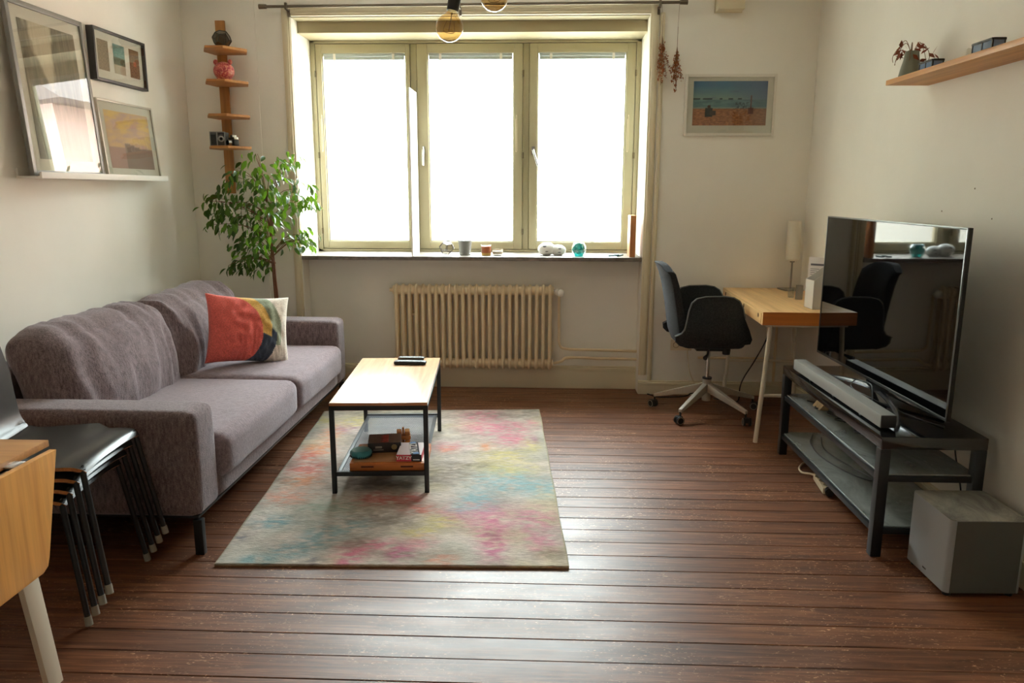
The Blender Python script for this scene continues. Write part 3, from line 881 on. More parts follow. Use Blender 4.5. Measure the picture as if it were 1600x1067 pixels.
# expanded metal mesh
meshmat = mat('grey_wire_mesh', (104, 108, 116), 0.4, 0.5)
b = MB()
hw, hl = CTW / 2 - t - 0.012, CTL / 2 - 0.02
st = 0.0115
def clipseg(cx, d):
    # diagonal lines x = cx + d*y
    pts = []
    for yv_ in (-hl, hl): pts.append((cx + d * yv_, yv_))
    (xa, ya), (xb, yb) = pts
    t0, t1 = 0.0, 1.0; dx = xb - xa
    for lim, sgn in ((-hw, 1), (hw, -1)):
        q = (xa - lim) * sgn; p = dx * sgn
        if abs(p) < 1e-9:
            if q < 0: return None
        else:
            tt = -q / p
            if p > 0: t0 = max(t0, tt)
            else: t1 = min(t1, tt)
    if t0 >= t1: return None
    return [(xa + dx * q, ya + (yb - ya) * q) for q in (t0, t1)]
for d in (0.55, -0.55):
    cx = -hw - abs(d) * hl
    while cx < hw + abs(d) * hl:
        sg = clipseg(cx, d)
        if sg: b.bar((sg[0][0], sg[0][1], zs - 0.004 + (0.001 if d > 0 else 0)), (sg[1][0], sg[1][1], zs - 0.004 + (0.001 if d > 0 else 0)), 0.0024, 0.0014)
        cx += st
o = b.build('mesh_shelf', meshmat, ct, local=True); o['kind'] = 'stuff'
ZM = 0.012 + zs - 0.001   # top of wire shelf
ZC = 0.012 + CTH          # table top

# remotes
def remote(label, x, y, l, w, h, rz, m_, btn):
    t_ = thing('remote_control', label, 'remote', (x, y, ZC + 0.001), rz)
    mb = puffy((l, w, h), min(h, w) * 0.42, 10, (0, 0, 0.001)); xf(mb, Matrix.Translation((0, 0, h / 2)))
    mb.build('remote_body', m_, t_, smooth=True, angle=80, local=True)
    first = None
    for r in range(8):
        for c in range(3):
            if first is None:
                b = MB(); b.box(-0.004, 0.004, -0.0035, 0.0035, 0, 0.0018); first = b.build('button', btn, t_, bevel=0.0006, local=True, seg=1, origin=(0, 0, 0)); o = first
            else: o = first.copy(); COL.objects.link(o); o.parent = t_
            o.location = (-l * 0.40 + r * l * 0.105, (c - 1) * w * 0.26, h - 0.0006)
remote('black remote control nearer the camera on the coffee table', -0.752, 4.262, 0.185, 0.046, 0.020, R(-1), M['blackp'], mat('button_grey', (96, 96, 96), 0.5))
remote('thin silver-edged remote control lying behind the black one', -0.768, 4.392, 0.155, 0.036, 0.014, R(1), mat('remote_grey', (70, 68, 66), 0.35), mat('button_pale', (150, 150, 146), 0.5))

# wooden game board, boxes, etc. on lower shelf
wb_ = thing('wooden_board_game', 'flat orange-brown wooden game case lying on the table shelf under the boxes', 'board game', (-0.745, 3.66, ZM), R(4))
b = MB(); b.box(-0.185, 0.185, -0.185, 0.105, 0, 0.040); b.build('case_body', wood('game_case_wood', (206, 118, 48), (160, 76, 24), 'x', 1.0, 0.4), wb_, bevel=0.002, local=True)
b = MB(); b.box(-0.17, 0.17, -0.17, 0.09, 0.0405, 0.0425); b.build('case_lid', wood('game_case_lid', (196, 150, 108), (158, 108, 66), 'x', 1.0, 0.35), wb_, bevel=0.0005, local=True)
for s_ in (-0.10, 0.09):
    b = MB(); b.box(s_ - 0.03, s_ + 0.03, -0.187, -0.184, 0.019, 0.026); b.build('finger_notch', mat('notch_dark', (78, 36, 14), 0.8), wb_, local=True)
ZW = ZM + 0.0430
# dark game box
db = thing('game_box', 'dark brown game box with faded pink lettering behind the teal case', 'box', (-0.790, 3.688, ZW), R(10))
b = MB(); b.box(-0.082, 0.082, -0.073, 0.073, 0, 0.050); b.build('box_body', mat('game_box_side', (36, 28, 26), 0.4), db, bevel=0.002, local=True)
b = MB(); b.box(-0.080, 0.080, -0.071, 0.071, 0.0503, 0.0515); b.build('lid_print', wood('game_box_lid', (84, 62, 52), (62, 44, 38), 'y', 1.0, 0.35), db, local=True)

def text(s, size, loc, rot, m_, parent, name='lettering', bold=0.0, ext=0.0006, sx=1.0):
    cu = bpy.data.curves.new(name, 'FONT'); cu.body = s; cu.size = size; cu.align_x = 'CENTER'; cu.align_y = 'CENTER'
    cu.extrude = ext; cu.offset = bold; cu.resolution_u = 3
    o = bpy.data.objects.new(name, cu); COL.objects.link(o)
    dg = bpy.context.evaluated_depsgraph_get()
    me = bpy.data.meshes.new_from_object(o.evaluated_get(dg)); me.name = name
    bpy.data.objects.remove(o)
    o = bpy.data.objects.new(name, me); COL.objects.link(o)
    me.materials.append(m_)
    o.location = loc; o.rotation_euler = rot; o.scale = (sx, 1, 1); o.parent = parent
    return o
Mtxt_p = mat('pink_print', (190, 96, 92), 0.5); Mtxt_w = mat('white_print', (232, 226, 220), 0.5); Mtxt_b = mat('grey_print', (96, 92, 100), 0.6)
# faint pink calligraphic lettering: strokes
b = MB()
for k in range(4):
    yy = -0.055 + k * 0.029
    b.tube(smoothpath([(-0.018, yy, 0.052), (0.006, yy + 0.012, 0.0522), (0.02, yy + 0.004, 0.052), (0.008, yy - 0.008, 0.0522), (-0.008, yy + 0.002, 0.052), (0.016, yy + 0.018, 0.052)], 5), 0.0022, 5)
b.build('lid_lettering', Mtxt_p, db, smooth=True, local=True)
b = MB(); b.lathe([(0, 0), (0.014, 0), (0.014, 0.001), (0, 0.001)], (0.048, -0.0735, 0.028), 20, axis=(0, -1, 0)); b.build('round_emblem', mat('emblem_beige', (156, 138, 98), 0.5), db, local=True)
b = MB(); b.box(-0.045, -0.012, -0.0746, -0.0731, 0.024, 0.034); b.box(-0.055, -0.005, -0.0746, -0.0731, 0.014, 0.0165); b.build('side_print', mat('print_grey', (150, 138, 128), 0.5), db, local=True)
# teal case
tc_ = thing('round_case', 'small teal ribbed round case at the left of the wooden game case', 'case', (-0.883, 3.560, ZW), R(15))
b = MB(); b.lathe([(0, 0), (0.040, 0), (0.052, 0.006), (0.055, 0.018), (0.052, 0.030), (0.046, 0.036), (0, 0.037)], (0, 0, 0), 10); b.build('case_body', mat('teal_plastic', (66, 142, 150), 0.3), tc_, bevel=0.002, local=True)
pr_ = None
for k in range(36):
    a = 2 * PI * k / 36
    if pr_ is None:
        b = MB(); b.box(-0.0015, 0.0015, -0.0015, 0.0015, 0, 0.010); pr_ = b.build('rib', mat('dark_teal', (20, 60, 66), 0.5), tc_, local=True, origin=(0, 0, 0)); o = pr_
    else: o = pr_.copy(); COL.objects.link(o); o.parent = tc_
    o.location = (0.0525 * math.cos(a), 0.0525 * math.sin(a), 0.003); o.rotation_euler = (0, 0, a)
# dice game box
yb = thing('dice_game_box', 'red, white and black dice game box standing out at the right of the shelf', 'box', (-0.638, 3.598, ZW), R(3))
b = MB(); b.box(-0.062, 0.058, -0.100, 0.085, 0, 0.033); b.build('box_body', mat('box_white', (222, 208, 208), 0.5), yb, bevel=0.001, local=True)
b = MB(); b.box(-0.0625, 0.010, -0.1012, -0.100, 0.0, 0.0335); b.box(0.0585, 0.0595, -0.1, 0.09, 0.0, 0.0335); b.build('red_side', mat('box_red', (204, 48, 74), 0.45), yb, local=True)
b = MB(); b.box(0.010, 0.0585, -0.1014, -0.100, 0.0, 0.0335); b.build('black_side', mat('box_black', (34, 32, 36), 0.45), yb, local=True)
text('YATZY', 0.024, (-0.026, -0.1022, 0.017), (R(90), 0, 0), Mtxt_w, yb, 'lettering', 0.0006)
b = MB(); b.prism([(0.006, -0.1), (0.052, -0.1), (0.022, 0.088), (-0.022, 0.088)], 'z', 0.0333, 0.0345); b.build('black_band', mat('band_black', (40, 38, 46), 0.4), yb, local=True)
text('YATZY', 0.052, (0.012, -0.005, 0.0352), (0, 0, R(99)), Mtxt_w, yb, 'lettering', 0.001)
for q, (px_, py_) in enumerate(((0.030, -0.082), (-0.002, 0.074))):
    b = MB(); b.box(px_ - 0.014, px_ + 0.014, py_ - 0.012, py_ + 0.012, 0.0346, 0.036, rz=R(20)); b.build('blue_die_print', mat('dice_blue', (120, 160, 206), 0.4), yb, local=True)
b = MB(); b.box(0.018, 0.05, -0.1024, -0.1012, 0.006, 0.011); b.build('side_print', Mtxt_w, yb, local=True)
# wooden cube puzzle behind
wc = thing('wooden_puzzle', 'slotted light wooden puzzle toy peeking over the dark game box', 'puzzle', (-0.722, 3.832, ZM + 0.001), R(12))
pm = wood('puzzle_wood', (206, 148, 86), (160, 100, 48), 'x', 2.0, 0.5)
for k in range(4):
    b = MB(); zz = k * 0.023
    if k % 2 == 0: b.box(-0.038, 0.038, -0.026, -0.006, zz, zz + 0.021); b.box(-0.038, 0.038, 0.006, 0.026, zz, zz + 0.021)
    else: b.box(-0.034, -0.008, -0.028, 0.028, zz, zz + 0.021); b.box(0.008, 0.034, -0.028, 0.028, zz, zz + 0.021)
    b.build('stick_layer', pm, wc, bevel=0.002, local=True)
b = MB(); b.tube([(0, 0, 0), (0, 0, 0.108)], 0.0055, 10); b.build('peg', pm, wc, smooth=True, local=True)

# ------------------------------------------------------------------ TV bench
BX0, BX1, BY0, BY1, BZ = 1.335, 1.745, 2.915, 4.17, 0.505
bench = thing('tv_bench', 'black metal TV bench with two glass shelves along the right wall', 'tv bench', ((BX0 + BX1) / 2, (BY0 + BY1) / 2, 0))
b = MB(); b.box(BX0, BX1, BY0, BY1, BZ - 0.050, BZ); b.build('bench_top', mat('bench_black_top', (20, 20, 22), 0.10, spec=0.9), bench, bevel=0.004)
for lx in (BX0, BX1 - 0.042):
    for ly in (BY0, BY1 - 0.042):
        b = MB(); b.box(lx, lx + 0.042, ly, ly + 0.042, 0, BZ - 0.050); b.build('leg', M['black'], bench, bevel=0.004)
for zz in (0.342, 0.120):
    b = MB()
    b.box(BX0 + 0.006, BX0 + 0.024, BY0 + 0.042, BY1 - 0.042, zz - 0.024, zz); b.box(BX1 - 0.024, BX1 - 0.006, BY0 + 0.042, BY1 - 0.042, zz - 0.024, zz)
    b.box(BX0 + 0.042, BX1 - 0.042, BY0 + 0.008, BY0 + 0.026, zz - 0.024, zz); b.box(BX0 + 0.042, BX1 - 0.042, BY1 - 0.026, BY1 - 0.008, zz - 0.024, zz)
    sf = b.build('shelf_frame', M['black'], bench, bevel=0.002)
    b = MB(); b.box(BX0 + 0.020, BX1 - 0.020, BY0 + 0.020, BY1 - 0.020, zz + 0.0005, zz + 0.0065); b.build('glass_shelf', M['shelfglass'], sf)

# TV
tv = thing('television', 'large flat-screen television standing on the black TV bench', 'television', (1.56, 3.5, BZ))
def tvp(s, z, off=0):   # s from near (0) to far (1)
    a = Vector((1.551, 2.875, 0)); c = Vector((1.512, 4.165, 0))
    d = (c - a).normalized(); n = Vector((-d.y, d.x, 0))     # n points to -x
    if n.x > 0: n = -n
    p = a.lerp(c, s) + n * off
    return (p.x, p.y, z)
ZT0, ZT1 = 0.583, 1.318
def tvbox(s0, s1, z0, z1, o0, o1):
    b = MB()
    A = [tvp(s0, z0, o0), tvp(s1, z0, o0), tvp(s1, z1, o0), tvp(s0, z1, o0)]
    B = [tvp(s0, z0, o1), tvp(s1, z0, o1), tvp(s1, z1, o1), tvp(s0, z1, o1)]
    va = [b.b.verts.new(p) for p in A]; vb_ = [b.b.verts.new(p) for p in B]
    b.b.faces.new(va); b.b.faces.new(vb_[::-1])
    for i in range(4): b.b.faces.new((va[i], vb_[i], vb_[(i + 1) % 4], va[(i + 1) % 4]))
    return b
tvbox(0, 1, ZT0, ZT1, -0.018, -0.002).build('tv_body', M['tvbezel'], tv, bevel=0.002)
tvbox(0.08, 0.92, ZT0 + 0.03, ZT0 + 0.42, -0.055, -0.018).build('back_housing', M['blackp'], tv, bevel=0.01)
tvbox(0.006, 0.994, ZT0 + 0.014, ZT1 - 0.008, -0.002, 0.0005).build('screen', M['tvscreen'], tv)
tvbox(0, 1, ZT0, ZT0 + 0.012, -0.0021, 0.003).build('lower_trim', M['tvtrim'], tv, bevel=0.001)
for a_, c_ in ((0, 0.0045), (0.9955, 1)):
    tvbox(a_, c_, ZT0, ZT1, -0.0021, 0.003).build('side_trim', M['tvtrim'], tv, bevel=0.001)
tvbox(0, 1, ZT1 - 0.006, ZT1, -0.0021, 0.003).build('top_trim', M['tvtrim'], tv, bevel=0.001)
tvbox(0.475, 0.495, ZT0 + 0.002, ZT0 + 0.010, 0.003, 0.0038).build('badge', M['chrome'], tv)
# stand: neck and V feet
sm = mat('tv_stand_silver', (96, 98, 102), 0.25, 0.9)
b = MB(); b.box(1.545, 1.585, 3.44, 3.60, 0.535, 0.62); b.build('stand_neck', sm, tv, bevel=0.004)
for (x0, y0) in ((1.425, 3.00), (1.455, 3.93)):
    b = MB()
    pts = smoothpath([(1.565, 3.52, 0.545), (1.54, 3.52 + (y0 - 3.52) * 0.35, 0.540), (1.49, 3.52 + (y0 - 3.52) * 0.75, 0.526), (x0, y0, BZ + 0.007)], 5)
    b.tube(pts, [0.015 - 0.007 * i / (len(pts) - 1) for i in range(len(pts))], 8); b.build('stand_foot', sm, tv, smooth=True)
for (x0, y0) in ((1.69, 3.15), (1.69, 3.88)):
    b = MB(); b.tube([(1.575, 3.52, 0.545), (x0, y0, BZ + 0.007)], [0.013, 0.007], 8); b.build('stand_foot', sm, tv, smooth=True)

# sound bar
sbt = thing('soundbar', 'long grey soundbar lying along the front of the TV bench', 'soundbar', (1.385, 3.52, BZ), R(0.9))
b = MB(); b.box(-0.031, 0.031, -0.515, 0.515, 0.010, 0.064); b.build('bar_body', M['bar'], sbt, bevel=0.006, local=True)
for s_ in (-1, 1):
    b = MB(); b.box(-0.0305, 0.0305, s_ * 0.5145, s_ * 0.522, 0.0105, 0.0635); b.build('end_cap', M['barend'], sbt, bevel=0.006, local=True)
for s_ in (-0.3, 0.0, 0.3):
    b = MB(); b.box(-0.02, 0.02, s_ - 0.01, s_ + 0.01, 0, 0.012); b.build('rubber_foot', M['blackp'], sbt, local=True)
pb = None
for k in range(5):
    if pb is None: b = MB(); b.lathe([(0, 0), (0.004, 0), (0.004, 0.0012), (0, 0.0014)], (0, 0, 0), 10); pb = b.build('touch_button', mat('button_silver', (168, 168, 164), 0.4), sbt, local=True, origin=(0, 0, 0)); o = pb
    else: o = pb.copy(); COL.objects.link(o); o.parent = sbt
    o.location = (0.0, 0.06 + k * 0.024, 0.064)

# cables on bench (behind the bar)
def cable(label, pts, r, m_, name='cable', n=8, group=None):
    b = MB(); b.tube(smoothpath(pts, n), r, 6); o = b.build(name, m_, smooth=True)
    tag(o, label, 'cable', group); return o
zb = BZ + 0.0045
cable('thin black cable looping from the soundbar over the TV feet', [(1.425, 3.26, zb + 0.02), (1.46, 3.32, zb + 0.035), (1.50, 3.42, 0.568), (1.52, 3.50, 0.575), (1.50, 3.60, 0.567), (1.46, 3.55, 0.545), (1.47, 3.40, 0.54), (1.58, 3.18, zb), (1.64, 3.05, zb)], 0.0028, M['cable_b'])
cable('black cable looped on the lower glass shelf, visible through the bench', [(1.50, 4.10, 0.1305), (1.44, 3.95, 0.1305), (1.42, 3.75, 0.1305), (1.46, 3.55, 0.1305), (1.53, 3.42, 0.1305), (1.55, 3.48, 0.1305), (1.50, 3.66, 0.1305), (1.48, 3.86, 0.1305), (1.53, 4.05, 0.1305)], 0.0032, M['cable_b'])
cable('black cable dropping behind the near end of the bench', [(1.765, 3.2, 0.48), (1.768, 3.18, 0.36), (1.765, 3.10, 0.22), (1.76, 3.05, 0.06), (1.765, 2.95, 0.006)], 0.0032, M['cable_b'])
cable('tangle of dark cables on the upper glass shelf', [(1.42, 4.0, 0.352), (1.47, 3.92, 0.352), (1.41, 3.86, 0.353), (1.50, 3.80, 0.352), (1.56, 3.7, 0.353), (1.44, 3.66, 0.352), (1.52, 3.56, 0.353), (1.46, 3.46, 0.352), (1.58, 3.42, 0.352), (1.52, 3.6, 0.356), (1.43, 3.74, 0.357), (1.56, 3.86, 0.356)], 0.0035, M['cable_b'])
# small wooden wedge on shelf
b = MB(); b.prism([(1.42, 0.349), (1.52, 0.349), (1.47, 0.415)], 'y', 3.82, 3.92)
o = b.build('wooden_wedge', wood('wedge_wood', (196, 164, 118), (166, 130, 84), 'x', 2, 0.6), bevel=0.002); tag(o, 'small pale wooden triangular block on the upper glass shelf', 'block')
# power strip on floor
ps = thing('power_strip', 'white power strip poking out under the TV bench', 'power strip', (1.41, 3.66, 0))
b = MB(); b.box(1.385, 1.425, 3.56, 3.76, 0.001, 0.034, rz=R(-6)); b.build('strip_body', M['cable_w'], ps, bevel=0.006)
b = MB(); b.tube(smoothpath([(1.415, 3.755, 0.018), (1.40, 3.80, 0.014), (1.365, 3.84, 0.008), (1.38, 3.92, 0.008), (1.46, 4.02, 0.008), (1.60, 4.10, 0.008)], 6), 0.0055, 8); b.build('cord', M['cable_w'], ps, smooth=True)
b = MB(); b.tube([(1.395, 3.53, 0.022), (1.402, 3.565, 0.022)], [0.021, 0.018], 12); b.build('black_plug', M['blackp'], ps, smooth=True)
for i_ in range(3):
    b = MB(); b.lathe([(0, 0), (0.017, 0), (0.017, 0.002), (0.012, 0.0005), (0, 0.0005)], (1.405 - 0.001 * i_, 3.60 + i_ * 0.055, 0.034), 14); b.build('socket', mat('socket_hole', (150, 140, 120), 0.6), ps)

# subwoofer
sw = thing('subwoofer', 'grey box subwoofer on the floor beside the near end of the bench', 'subwoofer', (1.60, 2.752, 0), R(1.5))
b = MB(); b.box(-0.135, 0.142, -0.142, 0.142, 0.018, 0.296)
for v in b.b.verts: pass
es = [e for e in b.b.edges if abs((e.verts[0].co - e.verts[1].co).z) > 0.2]
bmesh.ops.bevel(b.b, geom=es, offset=0.020, segments=5, profile=0.5, affect='EDGES')
b.build('cabinet', M['sub'], sw, smooth=True, local=True, angle=30)
b = MB(); b.box(-0.1345, 0.1415, -0.1415, 0.1415, 0.2963, 0.2985)
es = [e for e in b.b.edges if abs((e.verts[0].co - e.verts[1].co).z) > 0.001]
bmesh.ops.bevel(b.b, geom=es, offset=0.020, segments=5, profile=0.5, affect='EDGES')
b.build('top_plate', M['sub2'], sw, smooth=True, local=True, angle=30)
b = MB(); b.box(-0.116, 0.123, -0.1436, -0.142, 0.019, 0.2955); b.build('front_panel', mat('dark_front_panel', (84, 84, 78), 0.8), sw, local=True)  # thin front panel, coloured darker than the grey cabinet
for sx_ in (-0.11, 0.115):
    for sy in (-0.115, 0.115):
        b = MB(); b.lathe([(0, 0), (0.014, 0), (0.016, 0.018), (0, 0.018)], (sx_, sy, 0), 12); b.build('foot', M['blackp'], sw, smooth=True, local=True)
b = MB(); b.box(-0.1362, -0.135, -0.012, 0.012, 0.04, 0.046); b.build('badge', M['chrome'], sw, local=True)

# ------------------------------------------------------------------ desk
DX0, DX1, DY0, DY1, DZ = 1.258, 1.780, 4.290, 5.395, 0.780
desk = thing('desk', 'light wooden desk with white trestle legs in the right corner', 'desk', ((DX0 + DX1) / 2, (DY0 + DY1) / 2, 0), R(-1.6))
def dl(x, y): return (x - (DX0 + DX1) / 2, y - (DY0 + DY1) / 2)
hx, hy = (DX1 - DX0) / 2, (DY1 - DY0) / 2
b = MB(); b.box(-hx, hx, -hy, hy, DZ - 0.075, DZ); b.build('desk_top', M['desk'], desk, bevel=0.0015, local=True)
b = MB(); b.box(-hx + 0.001, hx - 0.001, -hy - 0.0015, -hy, DZ - 0.074, DZ - 0.0015); b.build('end_panel', M['deskend'], desk, local=True)
for y0, y1 in ((-hy + 0.03, -0.02), (0.02, hy - 0.03)):
    b = MB(); b.box(-hx - 0.003, -hx + 0.01, y0, y1, DZ - 0.066, DZ - 0.010); dr = b.build('drawer', M['desk'], desk, bevel=0.001, local=True)
    for yy in (y0 + 0.06, y1 - 0.08):
        b = MB(); b.lathe([(0, 0), (0.013, 0), (0.013, 0.001), (0, 0.001)], (-hx - 0.003, yy, DZ - 0.030), 14, axis=(-1, 0, 0)); b.build('finger_hole', mat('hole_dark', (88, 50, 22), 0.8), dr, local=False if False else True).location -= dr.location
for ty in (-hy + 0.045, hy - 0.12):
    tl_ = None
    b = MB(); b.tube([(-0.20, ty, DZ - 0.076), (-0.245, ty, 0)], 0.0135, 12); tl_ = b.build('trestle_leg', M['leg_white'], desk, smooth=True, local=True)
    b = MB(); b.tube([(0.20, ty, DZ - 0.076), (0.245, ty, 0)], 0.0135, 12); b.build('trestle_leg', M['leg_white'], desk, smooth=True, local=True)
    b = MB(); b.tube([(-0.228, ty, 0.285), (0.228, ty, 0.285)], 0.010, 12); b.build('crossbar', M['leg_white'], desk, smooth=True, local=True)
    b = MB(); b.box(-0.23, 0.23, ty - 0.012, ty + 0.012, DZ - 0.090, DZ - 0.0755); b.build('trestle_bearer', M['leg_white'], desk, bevel=0.001, local=True)

# desk lamp
lp = thing('table_lamp', 'slim table lamp with white cylinder shade at the back of the desk', 'lamp', (1.705, 5.295, DZ), R(8))
b = MB(); b.box(-0.065, 0.065, -0.065, 0.065, 0, 0.010); b.build('base', M['steel'], lp, bevel=0.002, local=True)
b = MB(); b.tube([(0, 0, 0.009), (0, 0, 0.215)], 0.006, 12); b.build('pole', M['steel'], lp, smooth=True, local=True)
b = MB(); b.lathe([(0.012, 0.198), (0.036, 0.204), (0.045, 0.212), (0.045, 0.470), (0.043, 0.470), (0.043, 0.214), (0.012, 0.204)], (0, 0, 0), 28); b.build('lamp_shade', mat('opal_shade', (220, 212, 194), 0.5, Subsurface_Weight=0.0), lp, smooth=True, local=True)
b = MB(); b.tube([(0, 0, 0.19), (0, 0, 0.206)], 0.016, 14); b.build('lamp_holder', M['steel'], lp, smooth=True, local=True)
b = MB(); b.lathe([(0, 0.205), (0.012, 0.206), (0.012, 0.24), (0.02, 0.27), (0.018, 0.30), (0, 0.315)], (0, 0, 0), 14); b.build('bulb', mat('frosted_bulb', (230, 228, 220), 0.4), lp, smooth=True, local=True)

# magazine file
mf = thing('magazine_file', 'white magazine file on the desk next to the television', 'magazine file', (1.64, 4.49, DZ), R(4))
b = MB()
th = 0.004
hgt = [(-0.035, 0.165), (0.0, 0.165)]
for yy0, yy1 in ((-0.078, -0.074), (0.034, 0.038)):
    b.prism([(-0.095, 0), (0.155, 0), (0.155, 0.30), (0.02, 0.25), (-0.095, 0.165)], 'y', yy0, yy1)
b.box(-0.095, -0.091, -0.078, 0.038, 0, 0.165); b.box(0.151, 0.155, -0.078, 0.038, 0, 0.30); b.box(-0.095, 0.155, -0.078, 0.038, 0, 0.004)
b.build('file_body', mat('white_card', (214, 210, 204), 0.6), mf, local=True)
b = MB()
for k in range(5): b.box(-0.02, 0.14, -0.066 + k * 0.018, -0.056 + k * 0.018, 0.005, 0.20 - k * 0.008)
b.build('papers', mat('paper_stack', (206, 200, 190), 0.8), mf, local=True)
# leaflet standing behind
lf = thing('leaflet', 'white printed leaflet standing behind the magazine file', 'leaflet', (1.675, 4.72, DZ), R(-35))
b = MB(); b.box(-0.055, 0.055, 0, 0.028, 0, 0.272); b.build('leaflet_card', mat('leaflet_white', (222, 216, 214), 0.7), lf, bevel=0.001, local=True)
b = MB(); b.box(-0.042, 0.036, -0.0014, -0.0002, 0.222, 0.234)
for k in range(6): b.box(-0.042, 0.01 + 0.01 * (k % 3), -0.0012, -0.0002, 0.200 - k * 0.011, 0.203 - k * 0.011)
b.box(0.026, 0.034, -0.0012, -0.0002, 0.15, 0.19)
b.build('printed_lines', Mtxt_b, lf, local=True)
# cans
cn = thing('metal_cup', 'small brushed metal cup on the desk left of the magazine file', 'cup', (1.612, 4.83, DZ))
b = MB(); b.lathe([(0, 0), (0.022, 0), (0.022, 0.088), (0.020, 0.088), (0.020, 0.004), (0, 0.004)], (0, 0, 0), 20); b.build('cup_body', M['steel'], cn, smooth=True)if False else b.build('cup_body', M['steel'], cn, smooth=True, local=True, angle=30)
gl_ = MB(); gl_.lathe([(0, 0), (0.019, 0), (0.022, 0.065), (0.020, 0.065), (0.017, 0.004), (0, 0.004)], (1.585, 4.90, DZ), 18)
o = gl_.build('drinking_glass', glass_mat('tumbler_glass', (0.9, 0.92, 0.93), 2.5, 0.02), smooth=True, angle=30); tag(o, 'small clear drinking glass behind the metal cup on the desk', 'glass')

# ------------------------------------------------------------------ office chair
oc = thing('office_chair', 'dark grey fabric swivel chair with wide armrests at the desk', 'office chair', (1.095, 4.95, 0))
CXo, CYo = 1.095, 4.95
b = MB(); b.tube([(CXo, CYo, 0.085), (CXo, CYo, 0.235)], 0.028, 20); hub = b.build('base_hub', M['lgrey'], oc, smooth=True, angle=30)
for ang in (-129, -56, 14, 160, 88):
    a = R(ang); ca, sa = math.cos(a), math.sin(a)
    b = MB()
    pts = [(CXo + ca * 0.02, CYo + sa * 0.02, 0.175), (CXo + ca * 0.345, CYo + sa * 0.345, 0.085)]
    t_ = Vector(pts[1]) - Vector(pts[0]); side = Vector((-sa, ca, 0))
    vs = []
    for p, w_, h_ in ((Vector(pts[0]), 0.034, 0.060), (Vector(pts[1]), 0.024, 0.022)):
        for q1, q2 in ((-1, -1), (1, -1), (1, 1), (-1, 1)): vs.append(b.b.verts.new(p + side * q1 * w_ / 2 + Vector((0, 0, q2 * h_ / 2))))
    for q in ((3, 2, 1, 0), (4, 5, 6, 7), (0, 1, 5, 4), (1, 2, 6, 5), (2, 3, 7, 6), (3, 0, 4, 7)): b.b.faces.new([vs[i] for i in q])
    sp = b.build('base_spoke', M['lgrey'], oc, bevel=0.004)
    # caster
    ex, ey = CXo + ca * 0.352, CYo + sa * 0.352
    b = MB(); b.tube([(ex - ca * 0.012, ey - sa * 0.012, 0.045), (ex - ca * 0.012, ey - sa * 0.012, 0.080)], 0.007, 8)
    rot = a + R(55)
    wd = Vector((math.cos(rot), math.sin(rot), 0))
    b.box(ex - 0.012, ex + 0.012, ey - 0.02, ey + 0.02, 0.022, 0.052, rz=rot)
    cs_ = b.build('caster', M['blackp'], sp, bevel=0.003)
    b = MB()
    for q in (-1, 1):
        c0 = Vector((ex, ey, 0.027)) + wd * 0.012 * q
        b.tube([c0, c0 + wd * 0.012 * q], 0.0265, 18)
    cs2 = b.build('caster_wheel', M['blackp'], sp, smooth=True, angle=30)
    b = MB()
    for q in (-1, 1):
        c0 = Vector((ex, ey, 0.027)) + wd * 0.0245 * q
        pp_ = [c0 + Matrix.Rotation(2 * PI * k / 20, 3, wd) @ Vector((0, 0, 0.0215)) for k in range(20)]
        b.tube(pp_, 0.0018, 5, closed=True)
    b.build('wheel_rim', M['lgrey'], sp, smooth=True)
b = MB(); b.tube([(CXo, CYo, 0.22), (CXo, CYo, 0.43)], 0.0135, 16); b.build('gas_column', M['chrome'], oc, smooth=True)
b = MB(); b.tube([(CXo, CYo, 0.232), (CXo, CYo, 0.242)], 0.031, 16); b.build('column_collar', M['blackp'], oc, smooth=True)
b = MB(); b.box(CXo - 0.09, CXo + 0.10, CYo - 0.05, CYo + 0.05, 0.425, 0.465); b.build('tilt_mechanism', M['blackp'], oc, bevel=0.008)
b = MB(); b.tube([(CXo - 0.01, CYo - 0.05, 0.436), (CXo - 0.04, CYo - 0.16, 0.425), (CXo - 0.065, CYo - 0.21, 0.415)], [0.006, 0.008, 0.015], 8); b.build('lever', M['blackp'], oc, smooth=True)
b = MB(); b.tube([(CXo + 0.105, CYo - 0.04, 0.475), (CXo + 0.105, CYo - 0.04, 0.405)], [0.030, 0.024], 14); b.build('tension_knob', M['blackp'], oc, smooth=True, angle=30)
# seat
mb = puffy((0.40, 0.45, 0.085), 0.04, 14, (0, 0, 0.015)); xf(mb, Matrix.Translation((CXo - 0.015, CYo, 0.515))); mb.build('seat', M['chairfab'], oc, smooth=True, angle=80)
